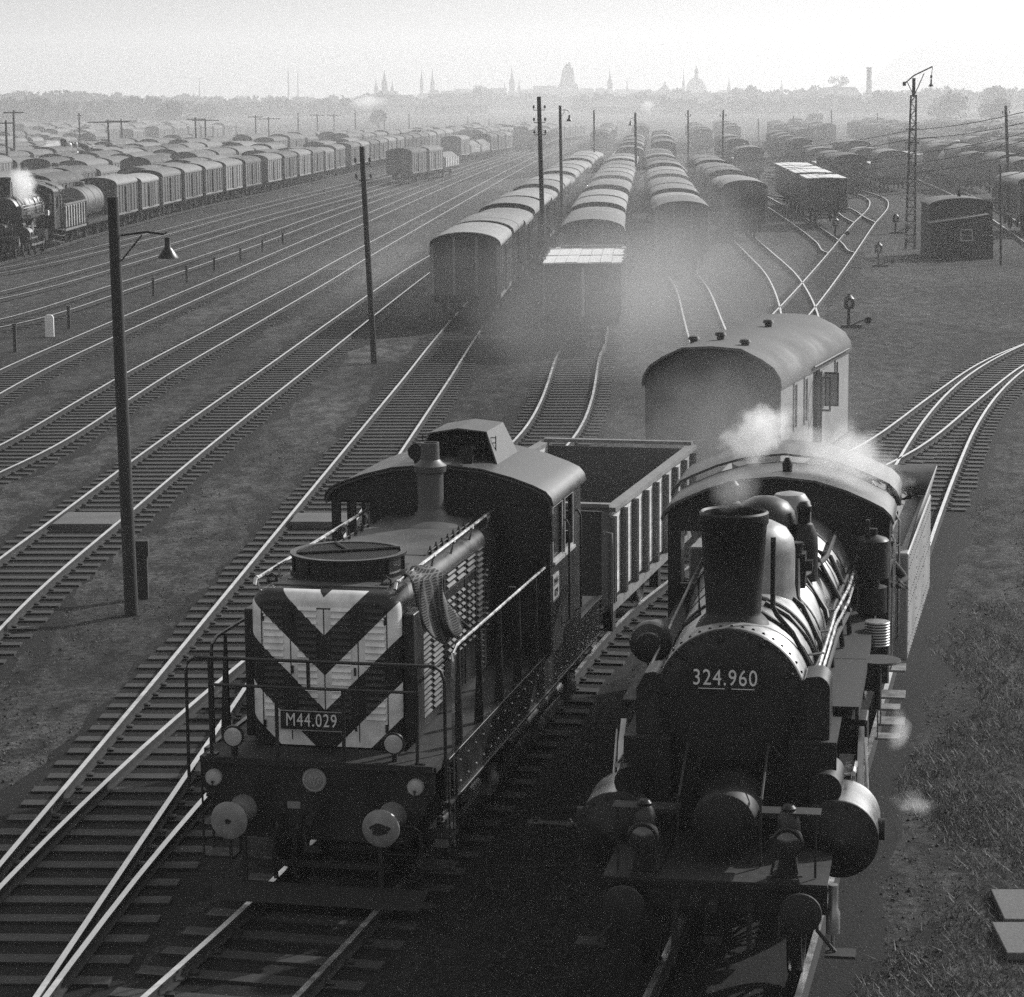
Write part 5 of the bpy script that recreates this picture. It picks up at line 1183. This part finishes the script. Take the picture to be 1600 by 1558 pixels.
# switch lanterns
def lantern(px, py, lb, white=True):
    root = empty('switch_lantern', W(px, py)); tag(root, lb, 'signal', 'switch lanterns')
    MB().box(-.3, .5, -.15, .15, -.02, .12).lathe([(.07, .1), (.06, .75)], (0, 0, 0), 'z', 10).build('stand', 'frame', root)
    MB().box(-.17, .17, -.17, .17, .75, 1.15).lathe([(.22, 1.15), (.1, 1.28), (.06, 1.3), (.06, 1.36)], (0, 0, 0), 'z', 12).lathe([(.2, -.03), (.2, .03)], (0, -.18, .98), 'y', 18).build('lantern', 'dark', root)
    MB().prism([(-.05, .84), (.05, .9), (.06, 1.02), (-.02, 1.12), (-.08, 1.0)], 'y', -.235, -.215).build('signal_plate', 'lightgrey', root)
    MB().tube([(.1, 0, .1), (.7, -.1, .35)], .03, 6).lathe([(.14, -.06), (.14, .06)], (.75, -.1, .3), 'y', 14).build('counterweight', 'frame', root)
lantern(1372, 417, 'switch lantern nearest to the diagonal track, right of the curving rails')
lantern(1399, 365, 'switch lantern left of the foot of the lattice mast')
lantern(1326, 512, "switch lantern right of the van roof, nearest of the lanterns")
lantern(1305, 372, 'small switch lantern between the two curving sidings')
# row of short posts and a white marker stone by the fourth track
for i, (bx, by, h_) in enumerate(((24, 550, 1.0), (108, 514, .9), (240, 462, .8), (292, 441, .8), (335, 424, .7), (376, 408, .7), (410, 394, .7), (442, 382, .7))):
    o = MB().box(-.06, .06, -.06, .06, -.05, h_).box(-.08, .08, -.08, .08, h_+.001, h_+.05).build('short_post', 'wood2', None, W(bx, by)); tag(o, f'{"nearest" if i == 0 else ORD[i]} short dark post of the row along the fourth track', 'post', 'row of short posts')
o = MB().prism([(-.17, -.05), (.17, -.05), (.17, .75), (.14, .82), (.08, .86), (-.1, .86), (-.17, .8)], 'y', -.07, .07).build('marker_stone', 'white', None, W(78, 526), bevel=.01); tag(o, 'pale rounded marker stone standing between the left tracks', 'marker stone')
o = MB().box(-.1, .1, -.08, .08, -.05, 1.05).box(-.11, .13, -.1, .1, .8, 1.1).build('post', 'pole', None, W(224, 935), bevel=.01); tag(o, 'short dark post right behind the tall lamp pole in the left foreground', 'post')
# crossing slabs
def slab(c, sx_, sy_, h, lb, m='concretedark', rz=0, cat='slab'):
    o = MB().box(-sx_/2, sx_/2, -sy_/2, sy_/2, 0, h).build('concrete_slab', m, None, c, (0, 0, rz), bevel=.015); return tag(o, lb, cat)
q, dr = T1.pos(T1.sY(W(160, 826).y)); slab(Vector((q.x, q.y, .0)), 1.32, 1.6, .19, 'worn crossing slab between the rails by the tall lamp pole', rz=-math.atan2(dr.x, dr.y))
q, dr = T0a.pos(T0a.sY(W(500, 820).y)); slab(Vector((q.x, q.y, .0)), 1.32, 1.2, .19, 'crossing slab between the rails left of the diesel cab', rz=-math.atan2(dr.x, dr.y))
q = W(1634, 1427); slab(Vector((q.x, q.y, .02)), 1.1, 1.1, .09, 'far one of two pale paving slabs in the grass at the lower right corner', 'concrete', -.05)
q = W(1633, 1463); slab(Vector((q.x, q.y-.35, .02)), 1.15, 1.05, .09, 'near one of two pale paving slabs in the grass at the lower right corner', 'concrete', -.03)

# ------------------------------------------------------------------ hut
hp = W(1454, 406); hu = empty('hut', hp, -.03); tag(hu, 'dark wooden hut with curved roof, lean-to and one small window at right', 'hut')
MB().prism([(0, 0), (3.1, 0), (3.1, 2.42), (0, 2.0)], 'y', 0, 1.6).build('lean_to', 'wood2', hu, smooth=False)
MB().prism([(-.12, 1.99), (3.2, 2.44), (3.2, 2.5), (-.12, 2.05)], 'y', -.15, 1.62).build('lean_to_roof', 'concrete', hu)
MB().prism([(.15, 0), (3.65, 0), (3.65, 3.0)]+[(1.9+1.75*math.cos(a), 2.85+.42*math.sin(a)) for a in np.linspace(.3, PI-.3, 9)]+[(.15, 3.0)], 'y', 1.65, 5.5).build('wall', 'wood2', hu, smooth=False)
MB().prism([(1.9+1.85*math.cos(a), 2.9+.45*math.sin(a)) for a in np.linspace(.25, PI-.25, 11)]+[(1.9+1.85*math.cos(a), 2.84+.45*math.sin(a)) for a in np.linspace(PI-.25, .25, 11)], 'y', 1.5, 5.7).build('roof', 'concrete', hu)
f_ = MB()
for r_ in ((1.62, 2.3, 1.02, 1.08), (1.62, 2.3, 1.62, 1.68), (1.62, 1.68, 1.081, 1.619), (2.24, 2.3, 1.081, 1.619), (1.681, 2.239, 1.33, 1.36)): f_.box(r_[0], r_[1], -.05, -.003, r_[2], r_[3])
wn = f_.build('window_frame', 'lightgrey', hu); B(1.681, 2.239, -.02, -.004, 1.081, 1.619).build('pane', 'glass', wn)
MB().lathe([(.1, 0), (.1, .45), (.13, .46), (.13, .5)], (2.0, 3.4, 3.25), 'z', 12).build('stove_pipe', 'frame', hu)
bd = MB()
for i in range(16): bd.box(.1+i*.19, .12+i*.19, -.012, -.002, .02, 1.95)
bd.build('board_battens', 'wood2', hu, smooth=False)
MB().box(3.25, 3.5, .3, .8, 0, 1.3).build('shutter', 'wood2', hu)

# ------------------------------------------------------------------ town, woods and hill in the haze
KD = 1.5
def dist_pt(px, D): p = WY(px, 155, D); return Vector((p.x, D, 0))
SC = 1.0
def hgt(px, py, D): return WY(px, py, D).z
def building(name, px0, px1, pyt, D, label, cat='building', roof=.3, wins=True, depth=25, hip=.15, group=None):
    D *= KD; a, b = dist_pt(px0, D).x, dist_pt(px1, D).x; h = hgt((px0+px1)/2, pyt, D); wl = h*(1-roof)
    root = empty(name, ((a+b)/2, D, 0)); tag(root, label, cat, group); w2 = (b-a)/2
    MB().box(-w2, w2, 0, depth, 0, wl).build('wall', 'town', root)
    k = w2*hip; e = w2*.03
    MB().add([(-w2-e, -1, wl), (w2+e, -1, wl), (w2+e, depth+1, wl), (-w2-e, depth+1, wl), (-w2+k, depth/2, h), (w2-k, depth/2, h)], [(0, 1, 5, 4), (2, 3, 4, 5), (1, 2, 5), (3, 0, 4), (3, 2, 1, 0)]).build('roof', 'townroof', root)
    if wins:
        m = MB(); n = max(3, int(w2*2/5)); fl_ = max(1, int(wl/4.2))
        for f in range(fl_):
            for i in range(n):
                x = -w2+(i+.5)*2*w2/n; m.box(x-.8, x+.8, -.08, .0-.01, 1.2+f*4.0, 3.2+f*4.0)
        m.build('windows', 'glass', root)
    return root
def spire_church(px, pyt, D, label, wpx=30, side=(), dome=False, body=150):
    D *= KD; x = dist_pt(px, D).x; h = hgt(px, pyt, D); hb = hgt(px, body, D); w2 = wpx*D/4000/2
    root = empty('church', (x, D, 0)); tag(root, label, 'church')
    MB().box(-w2, w2, 0, w2*2.2, 0, hb).build('nave', 'town', root)
    MB().prism([(-w2*1.04, hb+.01), (w2*1.04, hb+.01), (0, hb+w2*.8)], 'y', -.5, w2*2.2+.5).build('roof', 'townroof', root)
    def tower(dx, ht, wd):
        if dome and dx == 0:
            zb = hb+(ht-hb)*.1; zt = hb+(ht-hb)*.62
            pr = [(wd*1.9, hb*.6), (wd*1.9, zb)]+[(wd*2.0*math.cos(t), zb+(zt-zb)*math.sin(t)) for t in np.linspace(0, PI/2*.9, 8)]+[(wd*.35, zt), (wd*.35, zt+(ht-zt)*.4), (wd*.45, zt+(ht-zt)*.45), (.1, ht)]
        else:
            zb = hb+(ht-hb)*.42
            pr = [(wd, 0), (wd, zb), (wd*1.15, zb+.1), (wd*.85, zb+(ht-zb)*.22), (wd*.42, zb+(ht-zb)*.36), (wd*.5, zb+(ht-zb)*.42), (wd*.3, zb+(ht-zb)*.55), (.12, ht)]
        MB().lathe(pr, (dx, 1, 0), 'z', 10 if not dome else 20, a0=.3).build('tower', 'townroof', root)
    tower(0, h, w2*.32 if not dome else w2*.55)
    for dx, py in side: tower(dx*D/4000, hgt(px+dx, py, D), w2*.2)
    return root
spire_church(601, 108, 1500, 'church with one tall spire and two small corner turrets, leftmost on the skyline', 30, ((-13, 122), (12, 126)))
spire_church(659, 103, 1600, 'church with a slender needle spire, second on the skyline', 16, ())
spire_church(676, 108, 1600, 'church with a stout pointed spire just right of the needle spire', 22, ())
spire_church(800, 104, 1600, 'church with a central spire above broad shoulders, left of the castle', 28, ((-11, 128), (11, 126)))
spire_church(953, 108, 1500, 'thin-spired church tower right of the castle', 26, ((-13, 140),))
spire_church(980, 122, 1400, 'small bulb-topped tower right of the thin spire', 8, ())
spire_church(1039, 126, 1500, 'small roof turret left of the domed church', 30, (), body=146)
spire_church(1068, 106, 1600, 'pointed steeple beside the domed church', 12, ())
spire_church(1088, 103, 1600, 'domed church with a lantern and cross on the skyline', 30, (), dome=True)
spire_church(1139, 122, 1500, 'small pointed tower right of the domed church', 18, ())
spire_church(1221, 124, 1500, 'small turret on the skyline left of the factory chimney', 14, ())
# castle
D = 1600*KD; cx = dist_pt(887, D).x; root = empty('castle', (cx, D, 0)); root.scale = (KD, KD, 1); tag(root, 'bulky castle keep with a steep ragged roof, the tallest mass on the skyline', 'castle')
hb = hgt(887, 140, D); ht = hgt(887, 98, D)
MB().prism([(-7, 0), (7, 0), (7, hb), (5.4, hb+6), (4.6, hb+5.5), (3.4, ht-4), (2.2, ht-5), (1.4, ht-.6), (.6, ht-.2), (-.6, ht-1.4), (-2, ht-4), (-3, ht-7.5), (-4.2, hb+6.5), (-5.8, hb+3), (-7, hb)], 'y', 0, 14).build('keep', 'townroof', root, smooth=False)
MB().box(-21, -7.01, 2, 14, 0, hgt(860, 134, D)).build('wing', 'town', root); MB().box(7.01, 12, 2, 12, 0, hgt(905, 146, D)).build('wing', 'town', root)
MB().lathe([(1, 0), (1, ht-3), (0.1, ht+1)], (1.2, 1, 0), 'z', 8).build('turret', 'townroof', root)
# halls and houses
building('station_hall', 648, 762, 146, 900, 'large gabled hall with a steep roof left of the tallest pole', roof=.55, hip=.62, wins=False)
building('warehouse', 560, 652, 150, 1000, 'broad-roofed hall with steam beside it, left of the large gabled hall', roof=.5, hip=.4, wins=False)
building('apartment_building', 1284, 1344, 136, 1000, 'tall building with dark roof left of the factory chimney', roof=.35, hip=.15, depth=18)
building('apartment_building', 850, 868, 136, 1650, 'square block beside the castle', roof=.1, hip=.1)
building('station_hall', 925, 1010, 150, 850, 'wide domed hall roof behind the smoke right of the tallest pole', roof=.6, hip=.5, wins=False)
random.seed(11); px = 560; k = 0
pos_w = ['leftmost', 'second', 'third', 'fourth', 'fifth', 'sixth', 'seventh', 'eighth', 'ninth', 'tenth', 'eleventh', 'twelfth', 'thirteenth', 'fourteenth', 'fifteenth', 'sixteenth', 'seventeenth', 'eighteenth', 'nineteenth', 'twentieth']+[f'twenty-{q}' for q in ('first', 'second', 'third', 'fourth', 'fifth', 'sixth', 'seventh', 'eighth', 'ninth')]+['thirtieth']
while px < 1270 and k < 30:
    wd = random.uniform(12, 34); building('town_house', px, px+wd, random.choice([random.uniform(136, 142), random.uniform(142, 150)]), random.uniform(1350, 1560), f'low hazy house block under the skyline, {pos_w[k]} from the left', 'house', roof=random.uniform(.15, .4), hip=random.uniform(.05, .4), group='house blocks under the skyline'); px += wd*random.uniform(.75, 1.2); k += 1
D = 1000*KD; x = dist_pt(1357.5, D).x; o = empty('factory_chimney', (x, D, 0)); o.scale = (KD, KD, 1); tag(o, 'tall straight factory chimney on the right skyline', 'chimney'); hc = hgt(1357, 105, D)
MB().lathe([(1.15, 0), (.95, hc-1), (1.1, hc-.9), (1.1, hc)], (0, 0, 0), 'z', 20).build('stack', 'town', o)
for px_, pt, nm in ((312, 122, 'short radio mast at the far left skyline'), (451, 106, 'left one of two thin radio masts on the left skyline'), (466, 114, 'right one of two thin radio masts on the left skyline')):
    D = 1500*KD; x = dist_pt(px_, D).x; o = MB().tube([(0, 0, 0), (0, 0, hgt(px_, pt, D))], .3, 5, radii=[.9, .25]).build('radio_mast', 'town', None, (x, D, 0)); tag(o, nm, 'mast')

def foliage(blobs, n, s0, s1, mb=None):
    mb = mb or MB(); tot = sum(b[3]**2 for b in blobs)
    for (bx, by, bz, br, sq) in blobs:
        k = int(n*br*br/tot)+1
        for _ in range(k):
            v = rng.normal(size=3); v /= np.linalg.norm(v); rr = br*(.55+.5*rng.random()**.6); c = np.array([bx, by, bz])+v*rr*np.array([1, 1, sq])
            s_ = rng.uniform(s0, s1); a = rng.normal(size=3); b = rng.normal(size=3); a /= np.linalg.norm(a); b -= a*(a@b); b /= np.linalg.norm(b)
            mb.add([c+a*s_, c+b*s_*.7, c-a*s_, c-b*s_*.7], [(0, 1, 2, 3)])
    return mb
def crown_blobs(r, h, n=14):
    out = []
    for _ in range(n):
        a = rng.uniform(0, 2*PI); q = r*math.sqrt(rng.random())*.7; out.append((q*math.cos(a), q*math.sin(a), h*.62+rng.uniform(-.26, .24)*h, r*rng.uniform(.28, .5), .85))
    return out
def tree(px, pyt, D, rpx, label):
    D *= 1.25; x = dist_pt(px, D).x; h = hgt(px, pyt, D); r = rpx*D/4000; root = empty('tree', (x, D, 0)); tag(root, label, 'tree', 'far trees')
    t = MB().tube([(0, 0, -.2), (.1, 0, h*.3), (-.1, .1, h*.6)], .3, 8, radii=[.4, .28, .12])
    for k in range(5): a = k*1.26; t.tube([(0, 0, h*.3), (r*.5*math.cos(a), r*.5*math.sin(a), h*.62)], .1, 5, radii=[.16, .05])
    t.build('trunk', 'bark', root); foliage(crown_blobs(r, h), 1500, .25, .6).build('crown', 'leaf', root, smooth=False)
tree(1272, 176, 560, 12, 'small round tree at the back of the right yard')
tree(1485, 150, 620, 36, 'large broad tree right of the lattice mast')
tree(1553, 152, 560, 26, 'dense round tree near the right picture edge')
tree(1560, 138, 800, 30, 'taller hazy tree behind the dense round one at right')
tree(1382, 140, 900, 20, 'tree right beside the factory chimney')
tree(1312, 116, 1250, 19, 'tall flat-crowned tree above the dark-roofed building left of the factory chimney')
tree(752, 132, 1300, 20, 'dome-shaped tree on the skyline left of the central spire')
tree(265, 160, 700, 26, 'round tree standing out of the left woods')
tree(590, 172, 620, 16, 'low bushy tree beside the far white steam')
# woods that read as one mass
def woods(name, spans, label, n):
    mb = MB(); bl = []
    for (px0, px1, pyt, D, step) in spans:
        px = px0; D *= KD
        while px < px1:
            h = hgt(px, pyt+rng.uniform(-3, 5), D); r = step*D/4000*rng.uniform(.6, 1.1); x = dist_pt(px, D).x
            for q in range(4): bl.append((x+rng.uniform(-r, r)*.5, D+rng.uniform(-8, 8), h*rng.uniform(.3, .85), max(r*.75, h*.22), .8))
            bl.append((x, D, h*.25, max(r, h*.3), .8)); px += step*rng.uniform(.5, 1.0)
    o = foliage(bl, n, .7, 1.9, mb).build(name, 'leaf', smooth=False); tag(o, label, kind='stuff')
woods('woodland', [(-20, 330, 156, 760, 14), (-20, 200, 146, 1100, 16), (200, 620, 152, 1200, 14), (330, 560, 160, 900, 14)], 'hazy wood along the left horizon', 24000)
woods('woodland', [(1000, 1640, 144, 1150, 15), (1150, 1280, 140, 1000, 14), (1390, 1640, 140, 900, 16), (1040, 1500, 152, 800, 13)], 'hazy wood along the right horizon', 24000)
woods('woodland', [(600, 1010, 150, 1150, 13), (900, 1040, 152, 950, 12)], 'hazy trees under the town skyline', 14000)
# hill
hx = []; mb = MB(); D = 4300; nx, ny = 50, 12; vs = []
for j in range(ny+1):
    for i in range(nx+1):
        px = 1180+i*(2300-1180)/nx; x = dist_pt(px, D).x; t = min(1, max(0, (px-1330)/120)); t = t*t*(3-2*t); prof = 92*t*(1+.05*math.sin(px*.02)) + 8*math.sin(min(1, max(0, (px-1400)/200))*PI)
        prof *= 1 if px < 1900 else max(0, 1-(px-1900)/400); k = math.sin(PI*j/ny)**.6 if 0 < j < ny else 0
        vs.append((x, D+(j-ny/2)*60, max(-.5, prof*k-.5)))
mb.add(vs, [(j*(nx+1)+i, j*(nx+1)+i+1, (j+1)*(nx+1)+i+1, (j+1)*(nx+1)+i) for j in range(ny) for i in range(nx)]); tag(mb.build('hill', 'leaf'), kind='structure')

# ------------------------------------------------------------------ grass and cinders
def tufts(n, x0, x1, y0, y1, keep, name, m, label, hmin, hmax, wd):
    vs = np.zeros((0, 3)); X = rng.uniform(x0, x1, n); Yp = 1/rng.uniform(1/y1, 1/y0, n)
    ok = keep(X, Yp); X, Yp = X[ok], Yp[ok]; n = len(X); a = rng.uniform(0, 2*PI, n); h = rng.uniform(hmin, hmax, n)*(.6+.4*np.minimum(Yp/30, 1)); ln = rng.normal(0, .6, (n, 2))*h[:, None]
    base = np.stack([X, Yp, np.zeros(n)], 1); ww = wd*rng.uniform(.6, 1.4, n)
    p0 = base+np.stack([np.cos(a)*ww, np.sin(a)*ww, np.zeros(n)-.0], 1); p1 = base-np.stack([np.cos(a)*ww, np.sin(a)*ww, np.zeros(n)], 1); p2 = base+np.stack([ln[:, 0], ln[:, 1], h], 1)
    v = np.stack([p0, p1, p2], 1).reshape(-1, 3); me = bpy.data.meshes.new(name); me.vertices.add(len(v)); me.vertices.foreach_set('co', v.ravel())
    me.loops.add(3*n); me.loops.foreach_set('vertex_index', np.arange(3*n)); me.polygons.add(n); me.polygons.foreach_set('loop_start', np.arange(0, 3*n, 3)); me.update(calc_edges=True); me.validate()
    me.materials.append(M[m]); o = bpy.data.objects.new(name, me); COL.objects.link(o); return tag(o, label, kind='stuff')
def pat(x, y, s=1.0): return np.sin(x*.83*s+1.7*np.sin(y*.19*s))*np.sin(y*.31*s+x*.37*s)+.6*np.sin(x*2.1*s+y*.9*s)*np.sin(y*1.3*s)
tsx = np.array([q.x for q in TS.q]); tsy = np.array([q.y for q in TS.q])
def right_of(x, y, off): return x > np.interp(y, tsy, tsx)+off
tufts(170000, 3.4, 16, 20, 46, lambda x, y: (right_of(x, y, 1.7+.5*np.sin(y*.7))) & (x < .212*y+1) & (pat(x, y)+.7*pat(x*3+9, y*3)+rng.normal(0, .45, len(x)) > -.2), 'grass', 'grass', 'short scruffy grass right of the steam engine', .04, .14, .008)
tufts(90000, 6, 42, 46, 150, lambda x, y: (right_of(x, y, 2.6)) & (x < .212*y+2) & (pat(x, y, .6)+rng.normal(0, .5, len(x)) > -.2), 'grass', 'grass', 'rough grass field around the hut and right switches', .05, .16, .012)
tufts(40000, -16, 2, 28, 120, lambda x, y: (x > -.2*y-1) & (pat(x+5, y, .8)+rng.normal(0, .4, len(x)) > .75), 'weeds', 'grass', 'sparse weeds between the left tracks', .02, .06, .008)
def pebbles(n, x0, x1, y0, y1, keep, name, label):
    X = rng.uniform(x0, x1, n); Y_ = 1/rng.uniform(1/y1, 1/y0, n); ok = keep(X, Y_); X, Y_ = X[ok], Y_[ok]; n = len(X)
    s_ = rng.uniform(.008, .03, n)*rng.uniform(.6, 1.4, n); c = np.stack([X, Y_, s_*.3], 1); d = rng.normal(size=(n, 4, 3)); d /= np.linalg.norm(d, axis=2, keepdims=True)
    v = (c[:, None, :]+d*s_[:, None, None]).reshape(-1, 3); F = (np.arange(n)[:, None, None]*4+np.array([[0, 1, 2], [0, 2, 3], [0, 3, 1], [1, 3, 2]])[None]).reshape(-1)
    me = bpy.data.meshes.new(name); me.vertices.add(len(v)); me.vertices.foreach_set('co', v.ravel()); me.loops.add(len(F)); me.loops.foreach_set('vertex_index', F); me.polygons.add(len(F)//3); me.polygons.foreach_set('loop_start', np.arange(0, len(F), 3)); me.update(calc_edges=True); me.validate()
    me.materials.append(M['stones']); o = bpy.data.objects.new(name, me); COL.objects.link(o); tag(o, label, kind='stuff')
pebbles(90000, -9, 12, 21, 70, lambda x, y: (x > -.205*y-1) & (x < .212*y+1), 'cinders', 'cinders and ballast grit on the foreground ground')

# ------------------------------------------------------------------ smoke and steam
def vol(name, c, r, dens, label, scale=1.2, grey=.9, thr=.42, soft=.25, detail=4, kind='stuff', rot=(0, 0, 0), aniso=.2):
    mb = MB().box(-1, 1, -1, 1, -1, 1); m = bpy.data.materials.new(name+'_vapour'); m.use_nodes = True; t = m.node_tree; N = t.nodes.new; K = t.links.new
    t.nodes.remove(t.nodes['Principled BSDF']); out = t.nodes['Material Output']; pv = N('ShaderNodeVolumePrincipled'); pv.inputs['Color'].default_value = (grey, grey, grey, 1); pv.inputs['Anisotropy'].default_value = aniso
    tc = N('ShaderNodeTexCoord'); ln = N('ShaderNodeVectorMath'); ln.operation = 'LENGTH'; K(tc.outputs['Object'], ln.inputs[0])
    mp = N('ShaderNodeMapping'); mp.inputs['Scale'].default_value = tuple(q*scale for q in r); K(tc.outputs['Object'], mp.inputs[0])
    n = N('ShaderNodeTexNoise'); n.inputs['Scale'].default_value = 1; n.inputs['Detail'].default_value = detail; n.inputs['Roughness'].default_value = .6; K(mp.outputs[0], n.inputs['Vector'])
    # noise minus distance from the centre
    fall = N('ShaderNodeMapRange'); fall.inputs[1].default_value = .0; fall.inputs[2].default_value = 1.0; fall.inputs[3].default_value = soft; fall.inputs[4].default_value = -thr; K(ln.outputs['Value'], fall.inputs[0])
    ad = N('ShaderNodeMath'); ad.operation = 'ADD'; K(n.outputs[0], ad.inputs[0]); K(fall.outputs[0], ad.inputs[1])
    mr = N('ShaderNodeMapRange'); mr.inputs[1].default_value = .38; mr.inputs[2].default_value = .75; mr.inputs[3].default_value = 0; mr.inputs[4].default_value = dens; K(ad.outputs[0], mr.inputs[0])
    K(mr.outputs[0], pv.inputs['Density']); K(pv.outputs[0], out.inputs['Volume'])
    o = mb.build(name, m, None, c, rot, smooth=False); o.scale = r; tag(o, label, kind=kind); m.cycles.volume_step_rate = .6 if False else 1
    return o
SMOKE = True
if SMOKE:
    c = W(985, 540, 2.0); vol('smoke', (c.x+.5, c.y+8, 3.0), (9, 34, 4.4), .05, 'thin grey smoke drifting between the two engines and the centre trains', .16, .62, .30, .22)
    vol('smoke', (4.4, 48.8, 2.9), (5.0, 4.6, 3.0), .055, 'thin smoke veil in front of the van', .2, .8, .30, .24)
    c = W(1070, 630, 3); vol('smoke', (c.x, c.y-3.5, 2.7), (3.2, 3.4, 2.4), .36, 'dark smoke rolling in front of the van end', .5, .34, .36, .16)
    c = W(735, 490, 1.5); vol('smoke', (c.x, c.y-3, 1.4), (3.6, 6, 2.0), .16, 'dark smoke at the near end of the long covered train', .4, .06, .36, .16)
    c = W(600, 455, 1.0); vol('smoke', (c.x, c.y, 2.0), (9, 34, 3.0), .010, 'faint smoke drifting over the tracks left of the long covered train', .12, .85, .30, .22)
    vol('smoke', (4, 165, 4.5), (26, 75, 6.5), .0065, 'smoke veil hanging over the centre trains', .06, .85, .30, .22)
    vol('smoke', (-5, 420, 6), (190, 330, 12), .0016, 'wide thin smoke layer over the far yard', .02, .95, .25, .25)
    sx0 = SE.location
    def sl(x, y, z): return (sx0.x+math.sin(a_)*y+math.cos(a_)*x, sx0.y+math.cos(a_)*y-math.sin(a_)*x, RAILH+z)
    vol('steam', sl(-.32, 9.7, 4.55), (.95, .8, .62), 6, 'white steam puff rising from the middle of the cab roof', 2.0, .98, .45, .22, 6, rot=(0, -.35, 0))
    vol('steam', sl(.85, 9.3, 4.25), (1.2, 1.0, .95), 3.4, 'larger white steam cloud over the right half of the cab roof', 1.7, .98, .42, .2, 6, rot=(0, .5, 0))
    vol('steam', sl(1.66, 6.9, 1.25), (.24, .6, .5), 2.6, 'small wisp of steam beside the right-hand rods', 2.2, .98, .45, .2)
    vol('steam', sl(1.85, 6.4, .45), (.5, 1.1, .16), 1.6, 'low wisp of steam over the ground by the driving wheels', 2.2, .98, .45, .2)
    vol('smoke', sl(-.03, 2.9, 4.85), (.5, .6, .4), 1.1, 'faint haze of smoke at the lip of the tall chimney', 1.5, .75, .42, .3)
    c = WY(10, 300, pq.y); vol('steam', (c.x, c.y+4, c.z+.0), (1.6, 3, 2.2), 1.6, 'white steam around the engine at the left picture edge', .9, .98, .4, .3)
    c = WY(84, 232, q3.y+3); vol('steam', (c.x, c.y, c.z), (2.3, 3, 2.2), 1.8, 'bright white steam plume above the distant engine at left', .8, .98, .45, .2, rot=(0, .7, 0))
    c = WY(572, 160, 700); vol('steam', (c.x, c.y, c.z), (8, 8, 3.2), .35, 'far white steam beside the broad-roofed hall', .3, .98, .42, .28)
    c = WY(1012, 165, 800); vol('steam', (c.x, c.y, c.z), (4, 6, 3), .3, 'pale far steam right of the tallest pole', .4, .98, .42, .28)

# haze: one box of even density round the whole place
hm = bpy.data.materials.new('haze_air'); hm.use_nodes = True; t = hm.node_tree; t.nodes.remove(t.nodes['Principled BSDF'])
pv = t.nodes.new('ShaderNodeVolumePrincipled'); pv.inputs['Density'].default_value = .00042; pv.inputs['Color'].default_value = (1, 1, 1, 1); pv.inputs['Anisotropy'].default_value = .5
t.links.new(pv.outputs[0], t.nodes['Material Output'].inputs['Volume'])
hz = MB().box(-6700, 6700, -450, 5400, -1.6, 130).build('haze', hm, smooth=False); tag(hz, kind='stuff')
